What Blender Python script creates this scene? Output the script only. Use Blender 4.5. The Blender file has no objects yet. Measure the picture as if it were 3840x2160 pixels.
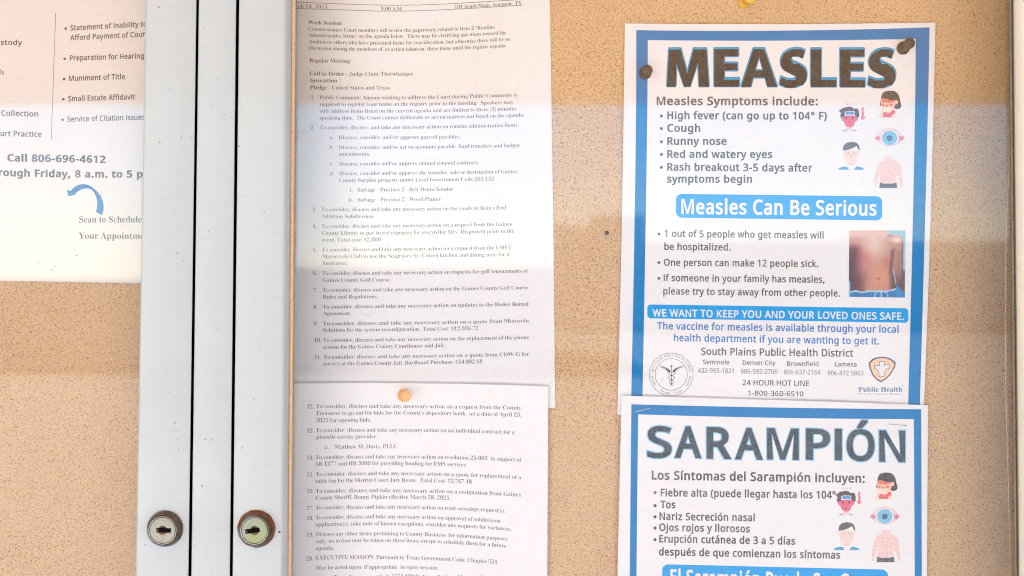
import bpy, math, random
from mathutils import Vector
from mathutils.geometry import tessellate_polygon
random.seed(7)
scene = bpy.context.scene
R = math.radians

# ------------------------------------------------------------------ camera
S = 0.188e-3            # metres per photograph pixel on the pin board
D = 1.0                 # camera to pin board
H = 1.5                 # height of the lens above the pavement
cam_data = bpy.data.cameras.new('camera')
cam_data.sensor_width = 36.0
cam_data.lens = 36.0 * D / (3840 * S)
cam_data.clip_start = 0.01
cam_data.clip_end = 500
cam = bpy.data.objects.new('camera', cam_data)
scene.collection.objects.link(cam)
cam.location = (0, -D, H)
cam.rotation_euler = (R(90), 0, 0)
scene.camera = cam

# ------------------------------------------------------------------ sky, sun, exposure
SUN_EL, SUN_AZ = 31.0, 213.0        # azimuth clockwise from +y: the sun stands in front of the wall, a little left
world = bpy.data.worlds.new('World')
scene.world = world
world.use_nodes = True
wn = world.node_tree
sky = wn.nodes.new('ShaderNodeTexSky')
sky.sky_type = 'NISHITA'
sky.sun_disc = False
sky.sun_elevation = R(SUN_EL)
sky.sun_rotation = R(SUN_AZ)
sky.air_density = 0.8
sky.dust_density = 0.3
sky.ozone_density = 4.0
bg = wn.nodes['Background']
bg.inputs['Strength'].default_value = 0.068
wn.links.new(sky.outputs[0], bg.inputs['Color'])
sun_data = bpy.data.lights.new('sun', 'SUN')
sun_data.energy = 5.0
sun_data.angle = R(0.5)
sun_data.color = (1.0, 0.975, 0.95)
sun = bpy.data.objects.new('sun', sun_data)
scene.collection.objects.link(sun)
sun_dir = Vector((math.sin(R(SUN_AZ)) * math.cos(R(SUN_EL)), math.cos(R(SUN_AZ)) * math.cos(R(SUN_EL)), math.sin(R(SUN_EL))))
sun.rotation_euler = sun_dir.to_track_quat('Z', 'Y').to_euler()
sun.location = (0, -3, 6)
scene.view_settings.view_transform = 'Standard'
scene.view_settings.look = 'None'
scene.view_settings.gamma = 1
scene.cycles.use_denoising = True
scene.cycles.denoising_prefilter = 'NONE'     # keeps the small print sharp
scene.cycles.pixel_filter_type = 'BLACKMAN_HARRIS'
scene.cycles.filter_width = 1.1
scene.view_settings.exposure = 2.76

# ------------------------------------------------------------------ helpers
def P(px, py, d=0.0):
    """photograph pixel -> point on the plane lying d metres in front of the pin board"""
    s = S * (D - d) / D
    return Vector(((px - 1920) * s, -d, H - (py - 1080) * s))

def lin(c):
    return tuple(((v / 255 + 0.055) / 1.055) ** 2.4 if v / 255 > 0.04045 else v / 255 / 12.92 for v in c)

def tag(o, label=None, cat=None, group=None, kind=None):
    if label: o['label'] = label
    if cat: o['category'] = cat
    if group: o['group'] = group
    if kind: o['kind'] = kind
    return o

def empty(name, loc):
    o = bpy.data.objects.new(name, None)
    o.empty_display_size = 0.02
    o.location = loc
    scene.collection.objects.link(o)
    return o

def org(o):
    v = Vector((0, 0, 0))
    while o is not None:
        v = v + o.location
        o = o.parent
    return v

def mesh_obj(name, verts, faces, mat, parent=None, loc=None, smooth=False):
    """verts are world positions"""
    base = org(parent) if parent is not None else Vector((0, 0, 0))
    l = Vector(loc) if loc is not None else base
    me = bpy.data.meshes.new(name)
    me.from_pydata([tuple(Vector(v) - l) for v in verts], [], faces)
    if smooth:
        me.shade_smooth()
    if mat: me.materials.append(mat)
    o = bpy.data.objects.new(name, me)
    scene.collection.objects.link(o)
    if parent is not None:
        o.parent = parent
    o.location = l - base
    return o

class MB:
    def __init__(self): self.v = []; self.f = []
    def add(self, v, f):
        n = len(self.v); self.v += [Vector(p) for p in v]; self.f += [tuple(i + n for i in q) for q in f]
    def box(self, x0, x1, y0, y1, z0, z1):
        v = [(x, y, z) for x in (x0, x1) for y in (y0, y1) for z in (z0, z1)]
        self.add(v, [(0, 1, 3, 2), (4, 6, 7, 5), (0, 4, 5, 1), (2, 3, 7, 6), (0, 2, 6, 4), (1, 5, 7, 3)])
    def build(self, name, mat, parent=None, **k):
        return mesh_obj(name, self.v, self.f, mat, parent, **k)

# ---- procedural materials
def new_mat(name):
    m = bpy.data.materials.new(name); m.use_nodes = True
    nt = m.node_tree
    return m, nt, nt.nodes['Principled BSDF']

def noise(nt, scale, detail=2.0, rough=0.5, vec=None, dist=0.0):
    n = nt.nodes.new('ShaderNodeTexNoise')
    n.inputs['Scale'].default_value = scale; n.inputs['Detail'].default_value = detail
    n.inputs['Roughness'].default_value = rough; n.inputs['Distortion'].default_value = dist
    if vec is not None: nt.links.new(vec, n.inputs['Vector'])
    return n.outputs['Fac']

def pos(nt, sx=1, sy=1, sz=1):
    g = nt.nodes.new('ShaderNodeNewGeometry')
    m = nt.nodes.new('ShaderNodeMapping')
    m.inputs['Scale'].default_value = (sx, sy, sz)
    nt.links.new(g.outputs['Position'], m.inputs['Vector'])
    return m.outputs[0]

def ramp(nt, fac, stops):
    r = nt.nodes.new('ShaderNodeValToRGB')
    el = r.color_ramp.elements
    while len(el) < len(stops): el.new(0.5)
    for e, (p, c) in zip(el, stops):
        e.position = p; e.color = (c[0], c[1], c[2], 1) if not isinstance(c, (int, float)) else (c, c, c, 1)
    nt.links.new(fac, r.inputs['Fac'])
    return r.outputs['Color']

def mix(nt, fac, a, b, mode='MIX'):
    m = nt.nodes.new('ShaderNodeMix'); m.data_type = 'RGBA'; m.blend_type = mode
    for sock, v in ((m.inputs['Factor'], fac), (m.inputs['A'], a), (m.inputs['B'], b)):
        if isinstance(v, (int, float)): sock.default_value = v
        elif isinstance(v, tuple): sock.default_value = (v[0], v[1], v[2], 1)
        else: nt.links.new(v, sock)
    return m.outputs['Result']

def bump(nt, bs, h, strength=0.2, dist=0.001):
    b = nt.nodes.new('ShaderNodeBump')
    b.inputs['Strength'].default_value = strength; b.inputs['Distance'].default_value = dist
    nt.links.new(h, b.inputs['Height']); nt.links.new(b.outputs[0], bs.inputs['Normal'])

def paper_mat(name, col, stain=None, edge=None):
    m, nt, bs = new_mat(name)
    v = pos(nt)
    fib = noise(nt, 900, 3, 0.6, pos(nt, 0.4, 1, 1.3))
    c = ramp(nt, fib, [(0.3, tuple(k * 0.955 for k in col)), (0.7, tuple(min(1, k * 1.02) for k in col))])
    big = noise(nt, 14, 3, 0.55, v)
    c = mix(nt, ramp(nt, big, [(0.42, 0.0), (0.72, 0.5)]), c, tuple(k * f for k, f in zip(col, (0.98, 0.955, 0.92))))
    if stain:
        st = noise(nt, 150, 3, 0.7, pos(nt, 0.35, 1, 1.2))
        c = mix(nt, ramp(nt, st, [(0.66, 0.0), (0.76, 0.75)]), c, stain)
    sp = noise(nt, 420, 1, 0.5, v)
    c = mix(nt, ramp(nt, sp, [(0.795, 0.0), (0.83, 0.55)]), c, (0.25, 0.17, 0.12))
    nt.links.new(c, bs.inputs['Base Color'])
    bs.inputs['Roughness'].default_value = 0.62
    bs.inputs['Specular IOR Level'].default_value = 0.25
    bump(nt, bs, fib, 0.12, 0.0002)
    return m

def ink_mat(name, col, worn=(0.8, 0.8, 0.8), amount=0.25, scale=1400, stretch=(0.6, 1, 1.1), rough=0.6):
    """flat print: toner or ink with tiny gaps where the paper shows through"""
    m, nt, bs = new_mat(name)
    n1 = noise(nt, scale, 2, 0.6, pos(nt, *stretch))
    c = mix(nt, ramp(nt, n1, [(0.45, 0.0), (0.75, amount)]), tuple(col), tuple(worn))
    n2 = noise(nt, 60, 3, 0.6, pos(nt))
    c = mix(nt, ramp(nt, n2, [(0.45, 0.0), (0.8, amount * 0.5)]), c, tuple(worn))
    nt.links.new(c, bs.inputs['Base Color'])
    bs.inputs['Roughness'].default_value = rough
    bs.inputs['Specular IOR Level'].default_value = 0.12
    return m

def plain(name, col, rough=0.5, metal=0.0, var=0.12, scale=300, spec=0.5, bmp=0.0):
    m, nt, bs = new_mat(name)
    n1 = noise(nt, scale, 3, 0.6, pos(nt))
    c = ramp(nt, n1, [(0.3, tuple(k * (1 - var) for k in col)), (0.7, tuple(min(1, k * (1 + var)) for k in col))])
    nt.links.new(c, bs.inputs['Base Color'])
    bs.inputs['Roughness'].default_value = rough; bs.inputs['Metallic'].default_value = metal
    bs.inputs['Specular IOR Level'].default_value = spec
    if bmp: bump(nt, bs, n1, bmp, 0.0005)
    return m

# cork-like pin board: pale tan granules with brown worm-like flecks
def cork_mat():
    m, nt, bs = new_mat('cork')
    v = pos(nt)
    a = noise(nt, 820, 1.5, 0.55, v, 0.7)
    c = ramp(nt, a, [(0.30, (0.27, 0.145, 0.062)), (0.39, (0.47, 0.295, 0.15)), (0.46, (0.64, 0.43, 0.235)), (0.62, (0.705, 0.485, 0.28)), (0.72, (0.75, 0.54, 0.33))])
    b = noise(nt, 40, 3, 0.6, v)
    c = mix(nt, ramp(nt, b, [(0.40, 0.0), (0.78, 0.22)]), c, (0.52, 0.33, 0.17))
    s = noise(nt, 260, 1, 0.5, v)
    c = mix(nt, ramp(nt, s, [(0.775, 0.0), (0.81, 0.8)]), c, (0.14, 0.08, 0.04))
    b2 = noise(nt, 9, 2, 0.5, v)
    c = mix(nt, ramp(nt, b2, [(0.4, 0.0), (0.8, 0.3)]), c, (0.72, 0.50, 0.29))
    nt.links.new(c, bs.inputs['Base Color'])
    bs.inputs['Roughness'].default_value = 0.85
    bs.inputs['Specular IOR Level'].default_value = 0.2
    bump(nt, bs, a, 0.2, 0.0004)
    return m

def frame_mat(name, col):
    m, nt, bs = new_mat(name)
    v = pos(nt)
    a = noise(nt, 11, 3, 0.6, v)
    c = ramp(nt, a, [(0.3, tuple(k * 0.965 for k in col)), (0.7, tuple(min(1, k * 1.02) for k in col))])
    # scuffs: short slanting hairlines
    mp = nt.nodes.new('ShaderNodeMapping'); mp.inputs['Rotation'].default_value = (0, R(35), 0); mp.inputs['Scale'].default_value = (0.35, 1, 4.0)
    g = nt.nodes.new('ShaderNodeNewGeometry'); nt.links.new(g.outputs['Position'], mp.inputs['Vector'])
    sc = noise(nt, 130, 2, 0.7, mp.outputs[0])
    c = mix(nt, ramp(nt, sc, [(0.66, 0.0), (0.78, 0.5)]), c, tuple(k * 0.72 for k in col))
    sp = noise(nt, 330, 1, 0.5, v)
    c = mix(nt, ramp(nt, sp, [(0.765, 0.0), (0.80, 0.7)]), c, (0.22, 0.15, 0.10))
    gr = noise(nt, 30, 4, 0.7, pos(nt, 1.5, 1, 0.5))
    c = mix(nt, ramp(nt, gr, [(0.45, 0.0), (0.8, 0.4)]), c, tuple(k * f for k, f in zip(col, (0.93, 0.89, 0.82))))
    nt.links.new(c, bs.inputs['Base Color'])
    bs.inputs['Roughness'].default_value = 0.32
    bump(nt, bs, noise(nt, 700, 2, 0.5, v), 0.03, 0.0003)
    return m

def glass_mat():
    m = bpy.data.materials.new('window_glass'); m.use_nodes = True
    nt = m.node_tree; nt.nodes.clear()
    out = nt.nodes.new('ShaderNodeOutputMaterial')
    tr = nt.nodes.new('ShaderNodeBsdfTransparent'); tr.inputs[0].default_value = (1, 1, 1, 1)
    gl = nt.nodes.new('ShaderNodeBsdfGlossy'); gl.inputs['Roughness'].default_value = 0.035
    fr = nt.nodes.new('ShaderNodeFresnel'); fr.inputs['IOR'].default_value = 1.47
    mx = nt.nodes.new('ShaderNodeMixShader')
    nt.links.new(fr.outputs[0], mx.inputs[0]); nt.links.new(tr.outputs[0], mx.inputs[1]); nt.links.new(gl.outputs[0], mx.inputs[2])
    nt.links.new(mx.outputs[0], out.inputs['Surface'])
    return m

def corroded(name, chrome, rust, lo, hi):
    m, nt, bs = new_mat(name)
    v = pos(nt)
    a = noise(nt, 900, 4, 0.75, v)
    b = noise(nt, 170, 3, 0.6, v)
    f = mix(nt, 0.45, a, b)
    k = ramp(nt, f, [(lo, 0.0), (hi, 1.0)])
    nt.links.new(mix(nt, k, chrome, rust), bs.inputs['Base Color'])
    inv = ramp(nt, k, [(0.0, 1.0), (1.0, 0.15)]); nt.links.new(inv, bs.inputs['Metallic'])
    nt.links.new(ramp(nt, k, [(0.0, 0.12), (1.0, 0.6)]), bs.inputs['Roughness'])
    bump(nt, bs, f, 0.5, 0.0005)
    return m

M = {}
M['cork'] = cork_mat()
M['frame'] = frame_mat('white_enamel', (0.385, 0.455, 0.50))
M['frame_cream'] = frame_mat('cream_enamel', (0.58, 0.57, 0.51))
M['glass'] = glass_mat()
M['rubber'] = plain('grey_rubber', (0.23, 0.21, 0.18), 0.6)
M['void'] = plain('dark_gap', (0.006, 0.0055, 0.005), 0.95, spec=0.0)
M['gapback'] = plain('gap_shadow_metal', (0.05, 0.04, 0.028), 0.7)
M['paper'] = paper_mat('poster_paper', (0.83, 0.845, 0.87))
M['paper_old'] = paper_mat('notice_paper', (0.77, 0.74, 0.715), stain=(0.78, 0.62, 0.50))
M['paper_agenda'] = paper_mat('agenda_paper', (0.83, 0.845, 0.87), stain=(0.80, 0.60, 0.46))
M['paper_lower'] = paper_mat('lower_agenda_paper', (0.85, 0.865, 0.89))  # slightly whiter and without stains, for the lower agenda page
M['toner'] = ink_mat('grey_toner', (0.058, 0.052, 0.050), (0.5, 0.47, 0.45), 0.45, 1500)
M['toner_fine'] = ink_mat('faded_toner', (0.068, 0.064, 0.067), (0.5, 0.47, 0.45), 0.25, 1500)
M['toner_dark'] = ink_mat('black_toner', (0.012, 0.016, 0.020), (0.15, 0.16, 0.17), 0.4, 900, (0.5, 1, 1.6))
M['toner_title'] = ink_mat('title_toner', (0.035, 0.046, 0.056), (0.20, 0.23, 0.25), 0.55, 900, (0.6, 1, 1.4))
M['blue'] = ink_mat('border_blue', (0.0, 0.195, 0.52), (0.04, 0.31, 0.60), 0.20, 700, (0.45, 1, 1.6))
M['sky_ink'] = ink_mat('banner_blue', (0.0, 0.34, 0.80), (0.20, 0.55, 0.88), 0.15, 900)
M['cyan_ink'] = ink_mat('outline_blue', (0.0, 0.32, 0.62), (0.3, 0.6, 0.75), 0.2)
M['halo_ink'] = ink_mat('halo_blue', (0.20, 0.56, 0.83), (0.6, 0.75, 0.85), 0.3)
M['text_blue'] = ink_mat('text_blue', (0.02, 0.20, 0.56), (0.4, 0.55, 0.75), 0.15)
M['text_white'] = ink_mat('reversed_white', (0.80, 0.80, 0.80), (0.7, 0.78, 0.85), 0.2)
M['logo_blue'] = ink_mat('logo_blue', (0.05, 0.17, 0.33), (0.5, 0.6, 0.7), 0.3)
M['arrow_blue'] = ink_mat('arrow_blue', (0.0, 0.14, 0.42), (0.25, 0.45, 0.70), 0.2, 700)
def ink(name, rgb, a=0.2):
    if name not in M: M[name] = ink_mat(name, lin(rgb), (0.8, 0.76, 0.74), a)
    return M[name]

# ---- letter outlines (capital height 1000): character code, advance, closed outlines as x,y numbers
GLYPHS = {
'sans': [
(97,786,[[403,763,487,757,583,721,627,681,656,625,672,511,672,0,583,0,553,106,487,39,423,3,341,-13,237,-8,180,10,132,40,78,119,64,209,74,278,104,335,153,382,222,416,313,438,552,452,542,577,524,614,480,648,420,663,339,659,185,606,147,699,286,750],[440,363,291,340,246,318,216,288,198,251,193,187,202,153,230,115,291,89,389,91,465,122,507,157,543,233,550,367]]),
(98,861,[[242,805,235,651,296,708,350,741,420,760,520,761,601,739,670,696,747,590,782,437,783,334,767,222,717,107,680,63,613,16,505,-13,395,-6,313,29,232,95,207,0,119,0,119,1064,242,1064],[454,661,362,648,328,631,288,593,256,517,242,374,254,252,288,162,353,107,457,88,545,107,607,162,644,253,657,377,644,501,607,590,544,643]]),
(99,672,[[420,-14,356,-9,270,14,195,59,154,101,108,182,88,250,78,416,109,566,178,672,223,709,304,747,448,764,539,753,626,724,588,622,439,657,378,653,318,634,271,600,237,550,215,484,205,403,210,290,228,220,258,165,300,125,353,100,439,93,527,105,613,136,613,27,530,-4]]),
(100,861,[[385,-14,298,-3,223,29,161,83,114,159,79,312,79,436,98,544,162,666,224,721,299,754,387,765,489,750,553,718,627,654,619,1064,742,1064,742,0,643,0,619,101,575,52,516,13,457,-7],[405,88,506,105,572,153,608,235,620,373,609,496,574,588,508,644,403,662,316,643,254,583,217,491,204,371,217,252,254,162,317,107]]),
(101,790,[[409,765,470,760,551,736,597,708,653,651,693,578,709,522,718,352,204,352,213,273,235,209,270,158,317,121,375,98,532,97,685,143,685,35,571,-2,404,-13,338,-3,250,29,177,84,139,131,88,255,78,329,82,448,95,519,133,610,188,681,260,732,316,753],[408,664,329,650,268,607,227,539,207,450,590,450,576,545,545,604,481,652]]),
(102,482,[[465,655,276,655,276,0,153,0,153,655,21,655,21,713,153,755,165,911,192,974,231,1021,325,1064,453,1068,542,1046,510,950,398,971,360,966,317,942,283,876,276,751,465,751]]),
(103,861,[[385,765,456,758,519,737,574,701,620,651,644,751,742,751,742,-13,726,-139,677,-235,619,-287,541,-320,443,-335,280,-328,136,-289,136,-175,237,-213,334,-230,444,-232,524,-209,582,-157,607,-110,619,-54,625,99,541,24,459,-7,340,-11,257,12,188,57,134,125,98,211,79,315,79,432,98,535,159,659,256,738],[402,661,326,646,256,586,215,483,204,373,217,250,256,160,318,105,405,87,516,107,579,159,613,245,622,374,606,517,569,594,510,641]]),
(104,866,[[242,752,235,647,329,727,385,750,462,763,608,743,667,712,710,665,738,601,751,520,752,0,630,0,630,480,620,560,590,616,557,641,462,661,347,639,279,574,256,516,245,444,242,0,119,0,119,1064,242,1064]]),
(105,361,[[242,751,242,0,119,0,119,751],[182,1032,238,1006,254,954,238,902,182,875,130,895,109,954,124,1006,145,1024]]),
(106,361,[[31,-336,-77,-319,-77,-220,44,-231,90,-209,112,-174,119,751,242,751,237,-177,212,-249,166,-300,98,-329],[109,954,124,1006,145,1024,182,1032,238,1006,254,954,238,902,182,875,130,895]]),
(107,748,[[241,508,241,387,331,497,570,751,714,751,410,430,735,0,587,0,326,350,241,276,241,0,119,0,119,1064,241,1064]]),
(108,361,[[242,0,119,0,119,1064,242,1064]]),
(109,1310,[[943,765,1020,757,1110,719,1152,676,1180,614,1196,489,1196,0,1074,0,1074,483,1065,561,1037,616,1008,641,922,661,856,654,804,633,765,598,730,521,718,415,718,0,597,0,589,553,567,606,540,634,491,656,443,661,339,639,277,575,244,445,242,0,119,0,119,751,218,751,244,648,291,705,364,748,450,764,545,757,628,723,702,639,746,695,805,734,872,757]]),
(110,866,[[480,765,563,757,659,719,704,676,735,614,752,489,752,0,630,0,630,480,620,560,590,616,557,641,462,661,357,644,308,612,275,566,244,432,242,0,119,0,119,751,218,751,244,648,283,695,345,736,403,756]]),
(111,847,[[772,377,747,211,717,144,677,88,627,44,567,12,498,-8,397,-13,264,21,208,57,160,106,122,165,95,235,80,317,78,417,106,558,134,615,191,684,295,744,357,760,459,763,579,733,654,684,694,640,752,526],[204,377,215,269,236,203,284,136,335,104,424,88,513,104,579,150,621,223,644,348,634,484,591,585,513,646,448,660,386,659,324,642,275,609,228,529]]),
(112,861,[[476,765,563,754,637,722,700,668,747,593,775,496,784,377,780,296,758,192,732,134,681,64,614,17,535,-9,456,-14,373,1,307,33,234,95,242,-336,119,-336,119,751,220,751,242,648,296,707,344,738,403,758],[454,661,366,648,292,596,253,505,242,377,256,242,288,163,328,122,364,103,457,88,537,105,608,171,642,251,657,378,644,494,607,584,544,642]]),
(113,861,[[619,-15,626,101,509,9,438,-10,338,-11,259,10,191,54,115,159,79,312,78,416,94,527,146,643,182,686,249,734,357,763,467,756,549,719,626,648,644,751,742,751,742,-336,619,-336],[406,88,514,108,571,152,610,244,620,373,609,498,573,589,507,644,403,662,315,643,254,583,217,491,204,371,217,253,254,163,317,107]]),
(114,578,[[469,765,557,756,542,643,461,653,405,645,341,613,289,560,260,504,244,438,242,0,119,0,119,751,220,751,239,613,286,678,346,729,404,756]]),
(115,671,[[608,207,599,140,571,85,527,42,445,4,338,-13,235,-11,154,3,73,34,73,146,203,99,341,86,413,99,447,116,478,151,488,180,482,231,442,276,179,398,99,465,75,527,74,596,91,650,125,694,206,742,312,763,461,755,592,714,550,616,416,658,298,661,217,631,199,610,189,573,202,528,242,492,468,394,549,344,596,279]]),
(116,506,[[370,87,475,102,475,8,419,-8,292,-9,240,6,195,34,160,77,137,138,129,655,22,655,22,714,130,763,179,923,252,923,252,751,469,751,469,655,252,655,256,180,267,146,297,110]]),
(117,866,[[746,751,746,0,646,0,627,99,547,27,432,-11,301,-7,196,37,141,104,114,200,111,751,235,751,235,268,245,189,276,133,308,108,402,88,517,110,586,175,609,233,621,305,623,751]]),
(118,711,[[284,0,0,751,132,751,315,239,352,109,580,751,711,751,426,0]]),
(119,1101,[[604,424,546,623,513,481,361,1,221,1,15,752,143,752,296,127,485,752,619,752,768,261,798,129,959,752,1085,752,877,1,732,1]]),
(120,741,[[297,384,38,751,178,751,371,468,563,751,702,751,443,384,716,0,576,0,371,300,164,0,25,0]]),
(121,714,[[1,751,133,751,296,324,359,119,581,751,714,751,362,-169,316,-243,274,-286,224,-316,164,-333,15,-325,15,-227,126,-234,193,-207,248,-140,304,-3]]),
(122,658,[[604,0,55,0,55,81,458,655,78,655,78,751,594,751,594,658,196,95,604,95]]),
(65,895,[[763,0,643,310,246,310,127,0,0,0,391,1004,504,1004,894,0],[493,724,445,874,402,724,289,422,605,422]]),
(66,910,[[422,1000,536,994,671,962,734,924,777,869,801,752,779,648,715,572,611,524,725,487,770,455,805,412,834,310,824,200,806,152,761,90,721,58,646,23,523,1,136,0,136,1000],[447,574,555,585,605,603,638,630,670,712,656,809,613,856,537,883,262,892,262,574],[262,469,262,106,543,112,605,129,664,176,695,242,700,311,684,373,646,421,600,447,537,464]]),
(67,885,[[564,903,442,884,379,855,326,813,283,759,251,693,221,560,223,421,245,317,287,230,347,163,427,118,526,98,648,102,803,136,803,27,666,-7,495,-12,405,2,325,30,257,72,176,157,137,228,98,355,87,450,89,575,107,677,156,796,209,871,277,932,360,977,423,998,528,1013,641,1010,738,993,842,955,791,849,669,892]]),
(68,1022,[[937,510,930,404,894,268,827,159,733,78,656,40,519,6,136,0,136,1000,540,994,628,975,741,924,831,846,895,742,930,611],[804,506,799,589,773,694,744,751,683,818,631,851,537,882,262,892,262,108,522,119,623,152,666,177,702,208,759,286,793,385]]),
(69,779,[[695,0,136,0,136,1000,695,1000,695,889,262,889,262,577,669,577,669,468,262,468,262,111,695,111]]),
(70,727,[[262,0,136,0,136,1000,695,1000,695,889,262,889,262,535,668,535,668,424,262,424]]),
(71,1020,[[570,528,916,528,916,38,695,-8,466,-7,379,14,303,48,237,96,183,155,141,226,110,308,92,399,87,551,101,646,128,732,169,809,222,874,287,928,364,970,500,1007,712,1007,902,955,854,846,712,892,597,903,486,891,392,854,340,817,278,744,237,651,222,579,218,461,244,321,286,233,350,165,438,118,550,97,673,98,790,119,790,416,570,416]]),
(72,1038,[[901,0,775,0,775,466,262,466,262,0,136,0,136,1000,262,1000,262,577,775,577,775,1000,901,1000]]),
(73,475,[[417,0,56,0,56,73,174,99,174,899,56,927,56,1000,417,1000,417,927,300,899,300,99,417,73]]),
(74,382,[[-6,-266,-109,-248,-109,-141,-8,-155,48,-146,95,-113,120,-66,129,6,129,1000,255,1000,255,15,247,-73,223,-144,168,-212,90,-253]]),
(75,867,[[867,0,718,0,364,478,262,388,262,0,136,0,136,1000,262,1000,262,507,704,1000,852,1000,455,564]]),
(76,734,[[136,0,136,1000,262,1000,262,112,699,112,699,0]]),
(77,1270,[[577,0,248,877,252,0,136,0,136,1000,322,1000,630,181,950,1000,1134,1000,1134,0,1010,0,1020,875,681,0]]),
(78,1064,[[929,0,782,0,246,831,252,0,136,0,136,1000,282,1000,815,172,811,1000,929,1000]]),
(79,1094,[[1008,501,995,356,968,260,927,176,871,105,802,50,718,11,620,-10,509,-13,404,2,315,36,240,86,181,152,135,231,105,324,89,428,87,553,98,647,136,772,175,843,226,902,325,971,406,999,498,1014,598,1014,687,999,766,971,834,929,891,875,937,809,972,733,1003,601],[218,501,234,349,281,228,362,144,445,107,584,97,708,129,796,204,851,316,875,501,867,618,840,717,768,830,735,857,652,893,549,905,478,899,415,883,339,839,298,798,254,718,227,619]]),
(80,847,[[401,1000,570,981,653,947,714,896,754,830,773,751,775,685,762,607,704,501,655,458,591,424,448,392,262,389,262,0,136,0,136,1000],[389,892,262,892,262,497,423,499,521,518,591,555,632,616,644,731,630,785,603,827,562,859,505,880]]),
(81,1094,[[1008,501,986,314,935,188,878,112,832,70,717,11,957,-238,776,-238,583,-13,473,-10,373,12,289,51,199,128,149,203,105,324,89,428,87,553,98,647,136,772,175,843,226,902,325,971,406,999,498,1014,598,1014,687,999,766,971,834,929,891,875,937,809,972,733,1003,601],[218,501,234,349,281,228,362,144,445,107,584,97,708,129,796,204,851,316,875,501,867,618,840,717,768,830,735,857,652,893,549,905,478,899,415,883,339,839,298,798,254,718,227,619]]),
(82,871,[[412,1000,525,992,617,968,687,929,749,852,772,776,776,716,755,601,686,509,576,448,850,0,703,0,461,413,262,413,262,0,136,0,136,1000],[405,891,262,891,262,520,451,521,517,532,590,568,632,628,645,731,634,786,610,828,541,873]]),
(83,769,[[703,268,692,185,660,116,607,60,508,9,382,-13,239,-8,146,8,71,34,71,154,247,103,420,100,476,115,532,148,560,183,576,240,568,315,527,371,445,421,229,513,160,564,120,613,88,704,89,810,112,876,173,946,288,1000,403,1014,555,999,679,958,640,850,465,900,361,901,296,885,232,834,211,758,226,685,272,632,535,511,633,446,689,360]]),
(84,779,[[452,0,326,0,326,889,14,889,14,1000,763,1000,763,889,452,889]]),
(85,1024,[[896,353,878,224,839,139,779,70,696,20,590,-9,447,-11,343,11,258,57,169,162,129,302,126,1000,252,1000,254,312,281,213,341,142,434,103,514,95,596,103,680,140,745,219,771,328,772,1000,896,1000]]),
(86,840,[[840,1000,483,0,357,0,0,1000,132,1000,384,280,420,140,483,361,707,1000]]),
(87,1303,[[1284,1000,1018,0,891,0,646,853,598,651,409,0,282,0,17,1000,148,1000,319,326,352,151,405,396,581,1000,711,1000,895,392,950,151,978,305,1153,1000]]),
(88,821,[[815,0,672,0,408,434,139,0,6,0,338,521,27,1000,167,1000,412,608,658,1000,791,1000,482,524]]),
(89,793,[[396,508,657,1000,793,1000,459,388,459,0,333,0,333,382,0,1000,137,1000]]),
(90,801,[[746,0,53,0,53,95,580,888,70,888,70,1000,732,1000,732,905,206,112,746,112]]),
(48,801,[[732,501,724,351,700,224,656,123,610,64,531,10,428,-13,329,-7,239,29,190,70,132,154,93,265,73,399,70,554,83,697,114,815,163,908,233,973,325,1009,470,1009,560,973,631,908,683,815,716,697],[192,501,212,273,239,193,278,137,331,102,399,91,467,102,520,136,560,192,587,272,608,501,587,729,560,808,520,865,467,899,399,910,331,899,278,865,239,808,212,729]]),
(49,801,[[497,0,377,0,382,871,189,707,125,790,395,1000,497,1000]]),
(50,801,[[728,0,67,0,67,102,473,521,535,617,561,719,556,792,540,833,495,879,434,904,361,908,296,898,220,865,144,814,78,896,149,948,285,1003,445,1010,568,970,651,890,678,825,688,748,680,672,644,578,546,443,223,112,728,112]]),
(51,801,[[690,766,679,685,635,605,577,560,483,527,588,495,641,465,680,424,707,374,720,316,717,229,693,153,649,88,555,24,421,-10,215,-6,63,41,63,155,175,113,293,92,382,91,485,113,533,142,566,182,586,230,592,287,570,375,502,431,394,459,216,464,216,569,412,579,469,601,525,645,557,705,564,758,559,803,530,856,458,900,348,909,244,887,130,826,69,910,151,961,256,1000,348,1013,477,1006,554,983,637,920,682,834]]),
(52,801,[[773,227,627,227,627,0,508,0,508,227,29,227,29,332,500,1006,627,1006,627,338,773,338],[508,653,510,874,450,765,150,338,508,338]]),
(53,801,[[385,613,481,605,563,578,630,536,680,478,711,406,721,319,716,253,690,167,660,117,600,56,520,14,456,-4,273,-11,180,5,104,32,88,41,88,157,165,122,258,99,349,91,439,101,512,132,553,170,582,221,594,283,580,393,553,439,513,473,457,497,386,508,174,489,112,528,150,1000,651,1000,651,888,255,888,231,598]]),
(54,801,[[77,427,85,570,113,706,165,828,230,909,317,969,399,999,535,1014,658,1001,658,896,538,913,449,905,377,881,303,827,263,774,235,711,200,508,297,592,407,624,474,625,552,610,618,578,655,547,699,487,719,438,735,322,718,196,696,143,649,76,562,14,449,-13,348,-7,245,33,176,94,123,179,89,291],[416,90,496,104,559,146,600,219,613,322,601,408,565,473,505,515,420,529,340,517,262,471,221,419,202,346,220,240,265,160,337,105]]),
(55,801,[[190,0,601,888,62,888,62,1000,732,1000,732,905,326,0]]),
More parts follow.
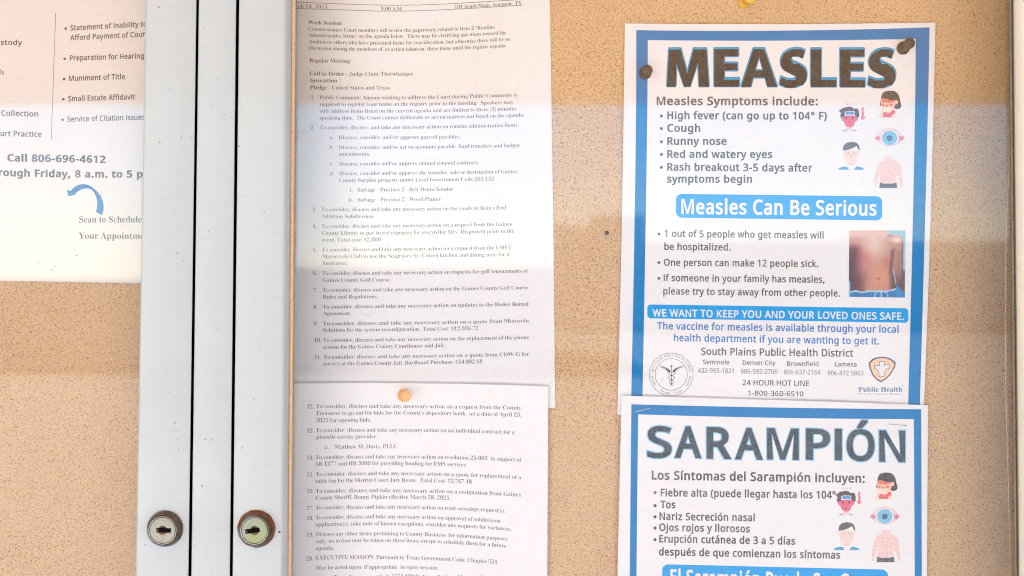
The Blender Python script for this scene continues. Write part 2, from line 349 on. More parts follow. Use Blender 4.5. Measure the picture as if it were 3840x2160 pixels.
(56,801,[[399,1014,507,1002,576,977,647,923,682,868,699,775,681,685,618,602,508,529,620,463,679,408,718,342,731,259,713,157,690,114,642,60,524,1,403,-14,274,0,155,57,107,110,86,153,69,255,81,338,119,406,174,461,276,522,174,598,124,668,101,776,118,868,154,922,225,976,318,1007],[189,254,202,187,241,132,307,96,401,84,491,96,557,132,597,188,611,258,599,318,554,379,479,429,378,472,289,425,238,382,199,317],[398,915,328,905,271,877,234,832,221,770,232,709,264,661,312,624,405,577,492,623,537,662,567,710,577,770,565,832,528,877,471,905]]),
(57,801,[[728,573,720,431,693,294,640,172,576,91,488,31,405,1,269,-14,143,0,143,105,266,87,356,95,428,119,501,172,541,226,570,288,594,385,604,490,506,408,396,376,329,375,252,390,149,453,106,513,86,561,70,676,88,803,110,857,158,924,246,986,358,1013,458,1007,562,965,630,905,683,819,717,709],[389,910,310,896,247,853,206,780,192,678,204,592,239,526,298,484,384,471,465,483,530,518,585,581,604,654,586,759,541,840,469,895]]),
(46,375,[[101,76,118,141,175,169,220,164,249,148,274,92,272,45,257,11,198,-19,154,-14,126,3,107,32]]),
(44,375,[[269,147,148,-181,57,-181,127,162,259,162]]),
(58,375,[[101,76,118,141,175,169,220,164,249,148,274,92,272,45,257,11,198,-19,154,-14,126,3,107,32],[101,675,118,741,175,770,220,765,249,749,274,692,272,645,257,610,198,580,154,585,126,602,107,632]]),
(59,375,[[256,147,136,-181,43,-181,115,162,246,162],[98,675,116,741,172,770,217,765,246,749,271,692,269,645,254,610,195,580,151,585,123,602,104,632]]),
(45,451,[[56,321,56,430,395,430,395,321]]),
(40,420,[[56,384,66,534,86,644,162,849,262,1000,378,1000,292,862,230,710,193,550,181,385,191,242,231,66,300,-99,377,-221,262,-221,162,-73,86,128,66,236]]),
(41,420,[[364,384,354,236,335,128,259,-73,158,-221,43,-221,120,-99,189,66,230,242,239,385,230,531,189,710,120,878,42,1000,158,1000,259,849,335,644,354,534]]),
(47,521,[[507,1000,134,0,14,0,387,1000]]),
(36,801,[[354,69,204,82,87,115,87,234,209,195,354,176,354,459,224,507,138,568,94,650,88,734,110,812,159,873,255,923,354,940,354,1063,444,1063,444,941,558,930,690,889,653,786,554,817,444,835,444,553,577,506,667,450,715,372,721,276,690,194,624,130,526,89,444,74,444,-81,354,-81],[444,183,515,197,564,222,593,256,602,300,593,350,569,379,444,430],[354,832,295,823,244,797,218,768,207,721,217,668,239,635,278,610,354,584]]),
(38,1025,[[426,1015,517,1004,603,958,648,900,667,822,662,744,629,671,570,610,468,538,738,277,790,359,836,500,961,500,893,308,818,199,1022,0,856,0,734,118,640,49,549,9,440,-12,328,-11,199,29,159,57,113,111,84,179,75,232,77,306,92,366,159,462,290,555,215,650,181,718,168,797,182,880,210,930,269,980,351,1009],[364,478,267,408,212,326,203,265,209,217,255,141,340,100,451,99,548,125,655,195],[422,915,368,907,326,884,305,861,290,816,291,766,307,720,392,611,511,701,545,781,542,831,513,882,473,907]]),
(39,315,[[224,1000,196,639,119,639,91,1000]]),
(8220,503,[[486,1000,416,657,283,657,273,672,305,778,395,1000],[227,1000,157,657,25,657,17,672,49,778,137,1000]]),
(8221,503,[[486,985,366,657,273,657,345,1000,476,1000],[227,985,106,657,17,657,85,1000,217,1000]]),
(8217,245,[[228,985,108,657,17,657,87,1000,218,1000]]),
(8226,527,[[108,511,117,584,143,636,184,668,235,683,305,681,364,654,398,613,416,550,416,473,398,411,353,361,291,339,209,345,152,378,117,439]]),
(167,718,[[94,553,117,651,151,692,204,730,136,784,101,855,106,943,148,1006,224,1050,331,1070,468,1066,613,1024,576,930,446,970,315,974,237,947,213,894,225,855,252,828,521,703,578,658,614,604,626,536,612,453,571,392,521,350,588,298,622,230,616,136,569,65,483,17,366,-6,205,1,83,39,83,144,237,95,387,90,468,117,497,149,507,186,494,232,454,267,238,362,155,413,106,480],[199,567,212,516,254,471,430,391,491,440,516,488,515,551,485,600,417,644,300,688,251,665,220,635]]),
(176,599,[[300,584,218,596,138,644,89,721,77,798,89,877,137,954,217,1002,300,1014,381,1002,461,954,510,877,522,798,510,721,461,644,381,596],[301,667,359,676,400,703,423,745,431,798,423,854,398,896,358,924,301,933,242,924,200,896,176,854,168,798,176,745,200,703,242,676]]),
(225,786,[[403,763,487,757,583,721,627,681,656,625,672,511,672,0,583,0,553,106,487,39,423,3,341,-13,237,-8,180,10,132,40,78,119,64,209,74,278,104,335,153,382,222,416,313,438,552,452,542,577,524,614,480,648,420,663,339,659,185,606,147,699,286,750],[440,363,291,340,246,318,216,288,198,251,193,187,202,153,230,115,291,89,389,91,465,122,507,157,543,233,550,367],[601,1059,512,953,401,849,319,849,319,866,452,1073,601,1073]]),
(233,790,[[409,765,470,760,551,736,597,708,653,651,693,578,709,522,718,352,204,352,213,273,235,209,270,158,317,121,375,98,532,97,685,143,685,35,571,-2,404,-13,338,-3,250,29,177,84,139,131,88,255,78,329,82,448,95,519,133,610,188,681,260,732,316,753],[408,664,329,650,268,607,227,539,207,450,590,450,576,545,545,604,481,652],[606,1059,518,953,406,849,325,849,325,866,458,1073,606,1073]]),
(237,361,[[242,0,119,0,119,751,242,751],[388,1059,299,953,188,849,106,849,106,866,239,1073,388,1073]]),
(243,847,[[772,377,747,211,717,144,677,88,627,44,567,12,498,-8,397,-13,264,21,208,57,160,106,122,165,95,235,80,317,78,417,106,558,134,615,191,684,295,744,357,760,459,763,579,733,654,684,694,640,752,526],[204,377,215,269,236,203,284,136,335,104,424,88,513,104,579,150,621,223,644,348,634,484,591,585,513,646,448,660,386,659,324,642,275,609,228,529],[632,1059,543,953,431,849,350,849,350,866,483,1073,632,1073]]),
(250,866,[[746,751,746,0,646,0,627,99,547,27,432,-11,301,-7,196,37,141,104,114,200,111,751,235,751,235,268,245,189,276,133,308,108,402,88,517,110,586,175,609,233,621,305,623,751],[640,1059,551,953,440,849,359,849,359,866,492,1073,640,1073]]),
(205,475,[[417,0,56,0,56,73,174,99,174,899,56,927,56,1000,417,1000,417,927,300,899,300,99,417,73],[445,1308,356,1202,245,1098,164,1098,164,1115,297,1322,445,1322]]),
(211,1094,[[1008,501,995,356,968,260,927,176,871,105,802,50,718,11,620,-10,509,-13,404,2,315,36,240,86,181,152,135,231,105,324,89,428,87,553,98,647,136,772,175,843,226,902,325,971,406,999,498,1014,598,1014,687,999,766,971,834,929,891,875,937,809,972,733,1003,601],[218,501,234,349,281,228,362,144,445,107,584,97,708,129,796,204,851,316,875,501,867,618,840,717,768,830,735,857,652,893,549,905,478,899,415,883,339,839,298,798,254,718,227,619],[755,1308,666,1202,555,1098,473,1098,473,1115,606,1322,755,1322]]),
(32,364,[]),
],
'serif': [
(97,755,[[559,-22,474,3,445,47,440,77,332,5,209,-19,122,0,64,57,45,116,47,170,68,227,110,277,215,340,437,417,436,549,425,597,400,629,343,648,271,644,231,616,229,602,270,507,263,471,241,443,170,419,107,438,75,491,76,552,97,598,151,648,277,693,450,693,554,659,614,596,641,501,647,87,668,75,704,91,723,60,646,-1],[332,74,392,96,437,139,437,372,338,333,279,270,265,230,268,123,292,86]]),
(98,792,[[94,-25,93,893,75,947,18,965,18,1000,304,1000,304,612,356,660,450,697,559,688,642,641,705,563,736,486,751,364,740,258,722,195,677,111,616,46,540,0,453,-21,389,-20,324,-1,230,62,117,-25],[401,31,467,50,509,108,531,208,538,351,531,469,507,551,466,599,404,615,341,592,304,531,307,114,328,61,371,34]]),
(99,645,[[342,-22,262,-11,213,10,168,40,112,100,70,176,53,234,43,329,48,398,88,520,121,572,185,635,292,688,352,699,449,696,528,669,583,622,607,561,603,501,585,473,556,454,519,448,470,460,441,494,432,613,418,638,372,652,333,645,302,625,260,545,250,485,248,360,271,232,320,142,391,93,448,84,500,92,549,117,596,158,625,133,545,47,499,17,398,-18]]),
(100,813,[[307,-22,234,-11,170,23,117,76,77,146,51,229,43,323,52,429,79,521,106,574,158,636,222,678,270,694,385,690,441,662,490,615,487,908,457,950,386,965,386,1000,701,1000,702,132,718,82,776,60,776,24,645,12,490,-22,490,86,413,5],[376,62,443,91,490,167,487,543,442,600,382,617,324,599,286,549,265,461,258,336,264,215,285,128,321,79]]),
(101,661,[[338,-22,232,-2,186,23,126,77,81,150,60,209,43,345,60,472,83,528,130,599,191,653,239,679,345,699,459,678,546,615,602,514,621,364,257,364,262,281,278,214,303,161,339,123,383,100,438,93,520,117,593,189,625,159,546,59,500,23,450,-2],[255,422,442,422,434,574,417,622,397,641,354,652,324,646,280,601,258,510]]),
(102,469,[[32,0,32,35,81,45,107,71,115,161,115,608,35,608,35,681,115,681,117,813,133,879,164,934,211,976,270,1005,342,1019,412,1019,488,1002,542,964,572,915,575,849,544,798,480,781,422,809,406,868,434,950,417,971,381,973,349,960,333,933,325,875,324,681,447,681,447,608,324,608,327,104,355,50,438,35,438,0]]),
(103,718,[[320,-308,195,-298,131,-280,64,-236,33,-183,34,-141,61,-101,150,-56,96,-21,63,19,52,66,62,118,108,176,224,242,127,296,68,370,49,466,66,551,133,634,192,670,264,692,374,698,512,668,696,668,696,588,588,588,627,521,640,447,625,367,581,301,532,264,472,238,266,219,233,192,221,156,231,129,261,113,518,99,626,64,664,28,686,-20,693,-81,683,-147,627,-226,564,-266,432,-302],[345,273,390,285,418,320,438,463,418,606,390,640,345,652,301,640,272,606,256,548,251,463,256,379,272,320,301,285],[353,-255,478,-243,522,-228,572,-178,578,-145,570,-112,547,-91,490,-77,212,-75,167,-128,161,-159,173,-196,244,-243]]),
(104,836,[[40,0,40,35,85,45,104,63,115,122,115,891,95,949,41,966,41,1000,324,1000,324,586,384,649,493,696,593,693,640,673,678,640,704,595,720,536,729,83,753,46,798,35,798,0,444,0,444,35,473,38,501,57,516,122,513,529,491,583,445,596,381,576,324,516,326,95,344,51,395,35,395,0]]),
(105,435,[[221,795,178,803,142,827,119,862,111,906,119,949,142,985,178,1010,221,1018,265,1010,300,985,324,949,332,906,324,862,299,827,264,803],[40,0,40,35,86,46,104,63,115,122,114,585,97,631,44,645,46,681,326,681,327,95,344,52,395,35,395,0]]),
(106,460,[[233,798,190,806,154,830,130,865,122,909,131,952,155,988,191,1013,233,1021,277,1013,313,988,337,952,345,909,337,866,313,830,277,806],[78,-308,8,-299,-65,-263,-111,-207,-122,-153,-116,-116,-89,-80,-58,-66,-8,-66,32,-86,55,-122,56,-160,24,-226,29,-243,54,-256,96,-252,116,-240,132,-206,140,-118,140,566,122,625,95,640,49,646,49,681,350,681,350,-47,342,-127,318,-192,253,-263,192,-292]]),
(107,788,[[38,0,38,35,86,46,104,64,115,122,114,904,98,949,44,965,46,1000,324,1000,324,370,499,544,531,590,527,629,451,645,451,681,758,681,758,645,703,634,651,610,488,459,769,63,826,35,826,0,463,0,463,35,513,44,523,81,357,323,324,295,326,95,344,52,395,35,395,0]]),
(108,438,[[40,0,40,35,86,46,104,63,115,122,114,902,98,949,44,965,44,1000,326,1000,326,108,344,52,395,35,395,0]]),
(109,1217,[[40,0,40,35,85,45,104,63,115,122,113,584,95,630,41,646,41,681,322,681,322,581,413,670,521,699,568,696,642,668,669,643,704,574,800,668,876,696,975,693,1022,673,1059,640,1085,595,1101,536,1110,83,1133,46,1177,35,1177,0,829,0,829,35,864,42,889,65,900,122,896,529,874,583,829,596,767,577,712,521,714,96,732,51,782,35,782,0,438,0,438,35,473,42,499,65,509,122,506,528,483,582,438,596,374,576,322,516,323,96,340,52,389,35,389,0]]),
(110,836,[[40,0,40,35,85,45,104,63,115,122,113,584,95,630,41,646,41,681,324,681,324,587,417,671,492,696,593,693,640,673,678,640,704,595,720,536,729,83,753,46,798,35,798,0,444,0,444,35,473,38,501,57,516,122,513,529,491,583,445,596,381,576,324,516,326,95,344,51,395,35,395,0]]),
(111,739,[[370,-22,251,-1,198,25,132,81,97,128,60,211,41,338,60,467,83,524,132,597,198,653,250,678,369,699,487,679,538,653,604,599,654,527,677,470,696,338,677,207,654,150,604,78,539,24,488,-2],[370,25,423,40,463,96,477,178,482,338,476,499,456,594,421,641,370,656,316,641,282,594,263,499,257,339,263,179,278,96,317,40]]),
(112,816,[[38,-305,38,-271,83,-261,106,-236,115,-140,114,574,96,628,43,647,43,681,314,681,314,577,365,646,429,687,531,699,623,669,662,639,710,579,760,446,768,351,760,249,709,106,659,43,618,11,525,-21,464,-20,401,1,324,71,333,-217,359,-254,434,-270,434,-305],[429,62,487,79,525,130,547,218,555,339,548,458,529,544,494,594,437,611,375,587,324,516,324,150,368,84]]),
(113,799,[[383,-305,383,-270,461,-255,486,-225,491,63,439,17,346,-18,237,-10,153,37,90,116,53,223,45,352,63,454,87,515,138,592,204,651,256,679,342,699,406,698,503,664,565,618,678,704,702,704,702,-198,723,-255,777,-270,777,-305],[392,65,456,87,479,113,491,147,488,566,480,595,448,634,394,647,330,629,288,574,264,478,257,342,264,219,287,133,328,82]]),
(114,631,[[40,0,40,35,86,46,104,63,115,122,114,586,96,631,44,645,46,681,320,681,320,553,377,633,445,682,512,699,594,677,622,644,636,584,629,545,602,507,558,489,511,493,443,561,414,571,365,543,334,483,330,93,357,50,434,35,434,0]]),
(115,633,[[332,-22,161,19,131,10,112,-19,78,-19,78,232,117,232,145,149,173,104,208,69,266,38,326,33,382,50,414,89,422,128,413,167,386,201,188,311,119,372,85,443,88,542,108,594,142,639,215,685,310,701,468,670,490,677,506,701,535,701,535,487,501,487,460,576,382,640,327,650,286,645,255,628,233,592,233,547,253,510,503,363,541,316,561,257,558,142,520,62,478,21,426,-7]]),
(116,501,[[271,-21,176,-1,145,23,116,78,106,156,106,612,44,612,44,658,193,810,283,931,317,931,317,681,456,681,456,612,317,612,322,129,338,99,369,88,416,107,453,164,488,145,434,53,400,21,362,-2]]),
(117,823,[[288,-22,226,-15,178,4,143,38,119,84,101,176,97,589,73,634,25,646,25,681,311,681,312,150,338,94,388,78,450,95,501,145,500,578,479,629,416,646,416,681,711,681,713,124,733,80,791,65,791,28,658,15,501,-22,501,88,460,42,409,7,350,-15]]),
(118,673,[[313,-22,84,544,43,625,-6,645,-6,681,360,681,360,646,298,636,283,606,406,268,529,597,509,634,447,646,447,681,670,681,670,647,617,620,571,534,351,-22]]),
(119,954,[[268,-22,37,581,13,625,-24,645,-24,681,304,681,304,645,267,637,254,624,254,583,366,279,463,516,425,622,406,641,369,647,369,681,709,681,709,645,664,633,649,606,737,310,850,605,834,634,782,647,782,681,978,681,978,647,938,631,904,566,668,-22,634,-22,490,432,307,-22]]),
(120,701,[[10,0,10,32,75,64,116,101,270,299,81,597,39,635,9,645,9,681,370,681,370,646,324,638,308,615,403,451,514,605,499,637,441,646,441,681,683,681,683,650,600,603,435,404,640,80,669,44,701,34,701,0,341,0,341,35,396,45,406,75,302,251,187,83,202,43,258,32,258,0]]),
(121,659,[[115,-308,49,-293,2,-249,-15,-184,3,-127,52,-90,123,-97,158,-134,165,-206,197,-215,251,-162,284,-97,308,-10,80,550,34,631,-10,645,-10,681,355,681,355,645,298,636,282,603,407,261,506,529,522,602,504,636,445,645,445,681,658,681,658,645,615,625,569,532,343,-86,296,-190,223,-279,181,-299]]),
(122,643,[[28,0,28,31,369,631,232,627,174,607,133,568,96,475,58,475,69,681,603,681,603,639,276,55,398,59,471,83,521,130,571,236,606,236,588,0]]),
(65,959,[[-19,0,-19,40,42,58,89,121,453,1024,493,1022,865,142,912,64,973,40,973,0,503,0,503,40,593,55,609,67,622,100,555,291,227,291,173,155,167,86,212,47,280,40,280,0],[249,353,531,353,388,701]]),
(66,972,[[35,0,35,38,127,62,145,82,161,132,164,810,158,881,142,925,102,954,34,963,34,1000,602,994,698,974,774,942,827,898,859,840,870,770,864,713,843,664,810,622,763,588,630,543,790,490,847,452,887,406,911,351,919,289,907,204,873,133,778,53,639,8],[400,553,484,558,539,573,578,598,604,636,624,722,617,845,591,906,545,941,459,952,425,944,408,925,400,876],[487,53,544,59,589,77,634,128,660,244,655,355,624,437,589,472,507,502,400,507,402,113,425,67]]),
(67,1028,[[563,-24,424,-7,341,23,231,94,145,191,86,312,65,403,59,551,87,689,123,771,201,875,305,955,385,992,474,1015,604,1021,851,956,896,972,920,1022,959,1022,959,677,922,677,862,800,782,894,721,938,619,971,501,960,434,921,382,854,345,762,323,643,316,497,324,361,348,250,389,163,447,101,520,64,611,52,669,57,757,84,815,115,894,179,941,233,982,195,868,73,802,31,729,1]]),
(68,1088,[[44,0,44,38,129,58,145,74,160,119,162,822,142,925,109,951,32,963,32,1000,487,1000,650,986,784,942,890,870,967,771,994,713,1013,648,1028,500,1013,347,970,222,896,125,794,56,662,14,501,0],[488,53,614,81,647,103,701,164,753,305,770,503,762,640,739,752,700,839,645,902,575,939,490,951,443,946,417,930,400,845,402,121,423,68]]),
(69,971,[[31,0,31,37,113,49,146,76,165,171,162,866,136,934,97,956,35,963,35,1000,876,1000,876,702,842,702,824,784,792,848,719,909,649,932,560,944,439,940,411,921,401,866,401,540,485,545,553,575,597,632,633,758,668,758,668,260,631,260,607,380,557,452,495,479,401,488,401,147,416,83,453,65,574,63,688,85,757,117,814,164,862,230,903,314,944,314,883,0]]),
(70,888,[[34,0,34,38,127,65,145,85,161,136,164,823,144,919,111,945,31,963,31,1000,864,1000,864,702,829,702,809,784,780,847,754,879,702,915,632,936,504,947,425,940,403,913,400,543,477,548,545,578,590,635,624,761,664,761,664,260,625,260,591,398,546,456,476,485,400,491,400,160,408,104,423,76,449,56,563,38,563,0]]),
(71,1115,[[588,-22,439,-6,351,23,237,92,149,188,90,309,68,401,62,553,90,691,126,773,204,877,306,956,386,993,472,1015,604,1021,725,998,851,957,891,973,920,1022,960,1022,960,676,922,676,871,785,784,891,701,947,634,969,587,973,505,960,439,921,387,855,350,763,327,645,320,500,339,296,395,148,452,81,522,41,605,28,676,36,721,60,749,117,751,302,739,353,696,388,605,400,605,435,1099,435,1099,400,1012,382,985,340,979,63,785,-1]]),
(72,1149,[[34,0,34,38,114,53,145,80,164,177,161,874,145,920,126,939,35,963,35,1000,531,1000,531,963,440,944,407,902,400,550,751,550,744,902,712,944,619,963,619,1000,1114,1000,1114,963,1034,946,1004,921,987,832,990,133,1005,84,1023,63,1114,38,1114,0,619,0,619,38,712,59,744,107,751,485,400,485,406,110,437,61,531,38,531,0]]),
(73,572,[[29,0,29,38,109,56,144,80,165,165,162,890,147,930,128,945,29,963,29,1000,537,1000,537,963,441,945,421,930,404,890,401,170,421,81,463,53,540,38,540,0]]),
(74,726,[[239,-143,151,-132,78,-99,15,-34,-6,32,0,98,24,133,70,160,113,163,174,136,200,90,199,28,168,-43,184,-77,230,-88,276,-80,305,-55,320,-12,322,859,296,926,257,949,174,963,174,1000,690,1000,690,963,599,941,578,921,565,877,560,195,552,91,525,7,480,-59,418,-106,337,-134]]),
(75,1121,[[35,0,35,38,115,53,147,80,165,177,162,874,146,921,128,940,37,963,37,1000,532,1000,532,963,441,944,408,902,401,513,705,820,759,891,765,919,751,943,709,958,639,963,639,1000,1066,1000,1066,963,959,944,862,887,594,625,1027,91,1078,50,1140,38,1140,0,617,0,617,38,715,49,732,69,729,93,438,469,401,435,408,110,438,61,532,38,532,0]]),
(76,937,[[34,0,34,38,114,53,145,80,164,177,161,876,145,923,126,941,35,963,35,1000,549,1000,549,963,438,944,417,923,403,880,407,103,431,72,497,61,611,67,714,97,812,175,858,246,898,339,938,339,882,0]]),
(77,1392,[[31,0,31,38,110,53,144,80,165,174,163,882,151,921,133,940,32,963,32,1000,406,1000,696,313,987,1000,1355,1000,1355,963,1280,945,1249,919,1230,830,1235,118,1249,75,1269,55,1354,38,1354,0,869,0,869,38,959,59,979,78,994,120,999,876,633,0,593,0,232,854,235,126,245,89,274,57,372,38,372,0]]),
(78,1084,[[885,-24,235,768,237,126,252,78,270,60,366,38,366,0,40,0,40,38,109,47,148,74,167,173,167,853,85,947,40,963,40,1000,344,1000,858,370,854,888,839,926,819,944,727,963,727,1000,1053,1000,1053,963,961,941,944,922,929,874,926,-24]]),
(79,1153,[[572,-24,467,-14,370,16,283,64,207,127,145,204,99,294,70,393,60,500,70,607,99,706,145,795,208,872,285,936,374,984,474,1014,583,1024,688,1014,785,985,872,938,947,875,1009,799,1055,709,1085,609,1094,500,1085,393,1055,294,1008,204,945,127,869,64,779,16,680,-14],[581,27,658,40,721,79,770,145,805,237,826,355,833,500,816,705,763,853,680,943,647,960,571,973,494,960,431,921,382,855,347,763,326,645,319,500,336,296,389,147,473,57,542,30]]),
(80,917,[[34,0,34,38,114,53,145,80,164,177,161,874,145,920,126,939,35,963,35,1000,583,996,708,977,805,927,869,852,897,756,888,651,834,554,772,504,690,470,589,453,400,451,406,110,437,61,531,38,531,0],[400,504,508,510,559,527,597,555,630,622,642,723,625,849,590,909,530,941,438,943,415,931,404,909]]),
(81,1153,[[830,-254,735,-247,650,-226,575,-191,510,-142,455,-79,410,-1,309,46,198,135,135,219,90,317,65,424,62,536,78,641,113,737,164,822,232,895,313,954,406,996,509,1019,619,1023,721,1006,815,971,898,919,969,851,1026,770,1067,677,1090,574,1092,442,1070,333,1027,234,962,146,881,74,726,0,756,-54,830,-133,923,-172,992,-177,1080,-161,1087,-202,956,-241],[583,27,660,40,723,79,772,145,807,237,828,355,835,500,817,705,764,853,680,943,647,960,571,973,494,960,431,921,382,855,347,763,326,645,319,500,336,296,390,147,474,57,544,30]]),
(82,1038,[[34,0,34,38,114,53,145,80,164,177,161,874,145,920,126,939,35,963,35,1000,611,993,767,955,840,912,867,884,904,817,916,735,910,677,891,626,816,545,692,491,948,111,1000,51,1055,38,1055,0,743,0,442,466,400,466,403,130,418,80,437,61,531,38,531,0],[400,513,517,519,572,537,614,567,654,637,667,737,647,854,623,895,589,924,546,941,444,942,417,928,407,910]]),
(83,857,[[94,-24,94,347,137,347,182,207,222,137,270,86,328,52,432,32,507,44,579,95,611,173,599,257,560,308,279,462,191,531,151,579,124,634,109,729,119,812,147,884,231,974,325,1014,406,1024,504,1013,658,976,688,988,704,1024,745,1024,745,701,708,701,671,802,598,900,545,942,487,968,402,975,322,949,274,891,263,835,280,767,331,714,636,556,740,464,775,395,789,292,778,204,744,127,710,83,643,31,527,-12,422,-22,348,-17,186,27,152,15,134,-24]]),
(84,929,[[202,0,202,38,300,59,321,79,339,129,342,951,255,944,167,906,122,862,89,806,63,698,24,698,24,1000,901,1000,901,696,864,696,850,774,823,838,783,888,731,923,667,944,578,951,581,128,598,77,618,58,720,38,720,0]]),
(85,1081,[[544,-28,421,-18,323,12,251,63,201,134,163,281,158,874,142,920,123,939,32,963,32,1000,528,1000,528,963,436,944,415,927,401,891,398,265,419,163,464,93,510,65,603,49,682,57,747,82,797,124,833,182,854,258,858,874,842,920,822,938,721,963,721,1000,1041,1000,1041,963,959,935,930,870,925,326,886,151,834,71,760,16,664,-17]]),
(86,940,[[466,-28,89,853,40,933,-31,963,-31,1000,463,1000,463,963,365,949,342,930,335,892,568,314,777,877,766,937,727,956,656,963,656,1000,971,1000,971,963,907,946,859,884,504,-28]]),
(87,1342,[[375,-24,65,879,26,945,-34,963,-34,1000,397,1000,397,963,346,956,317,937,310,878,490,336,661,774,610,919,578,948,503,963,503,1000,965,1000,965,963,888,948,863,904,1041,364,1205,882,1195,933,1162,954,1105,963,1105,1000,1370,1000,1370,963,1313,934,1269,853,979,-24,940,-24,693,678,417,-24]]),
(88,1034,[[25,0,25,38,87,50,172,113,425,457,147,882,94,943,31,963,31,1000,535,1000,535,963,439,950,420,927,418,904,581,636,718,838,744,897,742,925,719,949,643,963,643,1000,1006,1000,1006,963,919,948,834,884,617,581,907,125,966,54,1019,38,1019,0,524,0,524,38,611,51,634,74,636,100,614,157,460,401,302,177,276,124,285,65,321,45,382,38,382,0]]),
(89,935,[[223,0,223,38,303,53,341,94,352,152,353,392,76,893,31,942,-29,962,-29,1000,454,1000,454,962,366,949,348,934,343,907,546,496,742,822,765,883,762,916,738,945,647,962,647,1000,965,1000,965,962,908,940,850,875,588,447,595,110,625,61,720,38,720,0]]),
(90,971,[[44,0,44,24,606,944,409,942,290,915,206,847,168,782,134,695,97,695,125,1000,892,1000,892,973,336,63,574,65,701,95,795,160,863,266,894,360,931,360,894,0]]),
(48,824,[[413,-15,330,-7,258,15,199,53,131,135,74,285,50,529,74,773,131,921,199,1001,258,1038,330,1060,414,1068,495,1060,564,1038,622,1001,690,921,749,772,774,528,749,284,690,134,621,53,562,15,493,-7],[413,81,439,84,481,111,511,163,535,288,546,528,535,767,511,891,462,959,414,972,366,959,316,891,291,767,279,528,291,288,316,163,346,111,387,84]]),
(49,824,[[143,0,143,78,287,80,320,99,333,128,338,913,222,789,162,761,125,763,87,789,68,824,62,869,200,923,392,1059,558,1059,561,133,578,96,606,81,752,78,752,0]]),
(50,824,[[52,0,52,152,299,405,410,538,471,652,497,790,489,888,466,939,415,974,358,976,302,949,277,914,254,834,246,723,148,737,94,768,71,801,58,869,74,936,107,982,158,1020,283,1061,382,1068,483,1061,603,1022,660,979,710,893,719,806,695,706,654,635,569,532,192,162,564,165,602,181,633,209,670,310,757,310,749,0]]),
(51,824,[[358,-15,229,-4,117,39,56,104,42,180,58,225,79,248,120,270,167,277,189,172,217,136,275,100,348,88,410,97,464,124,496,159,523,230,529,305,523,358,489,425,449,461,399,485,336,497,209,499,209,590,365,597,412,617,448,650,483,719,493,775,480,898,452,946,409,973,355,977,312,963,283,933,263,892,245,749,164,757,103,781,66,822,53,881,62,930,90,974,165,1030,281,1062,430,1066,520,1052,596,1024,656,983,697,929,720,827,713,765,691,710,608,621,494,562,614,523,701,459,746,381,756,275,723,153,652,68,529,7]]),
(52,824,[[265,0,265,78,353,83,412,115,427,163,428,274,19,274,19,364,438,1053,643,1053,643,372,796,372,796,274,643,274,644,163,652,128,678,97,783,78,783,0],[122,372,428,372,438,913,347,742]]),
(53,824,[[361,-15,262,-8,163,20,99,64,62,134,63,195,82,231,115,254,177,265,198,170,243,115,320,89,401,98,443,118,477,152,503,201,518,269,519,360,508,421,484,469,429,519,320,543,156,516,88,543,136,1053,693,1053,701,785,617,785,594,865,558,889,230,891,206,618,369,640,475,631,567,605,643,561,700,500,743,375,745,293,731,210,699,143,656,89,601,47,518,9]]),
(54,824,[[432,-15,330,-1,269,23,189,81,147,136,98,243,78,331,66,487,73,605,92,715,124,813,170,899,228,969,301,1023,357,1048,452,1067,546,1065,639,1045,713,997,745,933,738,863,708,825,675,806,571,791,560,893,527,961,473,981,395,956,353,911,305,803,274,591,353,629,454,646,561,637,633,610,717,537,753,469,771,387,770,290,735,157,656,54,535,-4],[437,83,501,108,536,162,555,249,558,364,543,457,523,501,480,542,423,556,353,540,290,502,274,485,276,418,287,302,322,178,374,106]]),
(55,824,[[243,0,636,892,224,890,176,859,153,743,65,743,72,1053,776,1053,776,981,369,0]]),
(56,824,[[403,-15,258,2,201,24,131,68,71,148,44,268,51,328,86,403,148,463,261,532,161,607,99,695,78,799,101,909,154,985,218,1029,306,1058,420,1068,516,1060,594,1035,656,995,715,912,735,810,711,708,641,636,535,571,649,506,724,438,766,364,780,279,755,155,681,63,561,5],[445,621,505,668,532,712,546,768,547,841,528,906,497,949,453,976,392,981,343,961,309,919,290,862,287,793,296,749,327,698],[410,69,478,82,530,121,564,180,574,277,553,339,524,374,458,423,360,473,301,422,266,373,247,312,245,235,264,163,305,107,342,83]]),
(57,824,[[335,-15,233,-4,147,37,99,111,101,191,125,220,165,236,202,157,258,98,319,79,401,90,451,126,490,185,520,268,550,506,466,434,387,409,300,408,192,440,133,484,88,544,61,619,53,746,80,870,123,947,162,989,235,1037,292,1057,425,1066,522,1045,580,1016,631,975,693,890,725,817,746,730,755,493,716,276,676,185,623,107,555,47,501,17,407,-10],[404,512,452,519,493,539,550,611,539,773,507,884,459,948,398,969,342,953,300,906,274,828,265,720,269,656,300,564,362,518]]),
(32,383,[]),
],
}

FONT = {k: {chr(code): (adv, [list(zip(o[0::2], o[1::2])) for o in outlines]) for code, adv, outlines in rows} for k, rows in GLYPHS.items()}

def area(p): return 0.5 * sum(p[i - 1][0] * p[i][1] - p[i][0] * p[i - 1][1] for i in range(len(p)))

def offset_loop(p, wx, wy, sgn):
    n = len(p); out = []
    def nrm(a, b):
        dx, dy = b[0] - a[0], b[1] - a[1]; L = math.hypot(dx, dy) or 1
        return (dy / L * sgn, -dx / L * sgn)
    for i in range(n):
        n1 = nrm(p[i - 1], p[i]); n2 = nrm(p[i], p[(i + 1) % n])
        d = 1 + n1[0] * n2[0] + n1[1] * n2[1]; d = max(d, 0.55)
        out.append((p[i][0] + wx * (n1[0] + n2[0]) / d, p[i][1] + wy * (n1[1] + n2[1]) / d))
    return out

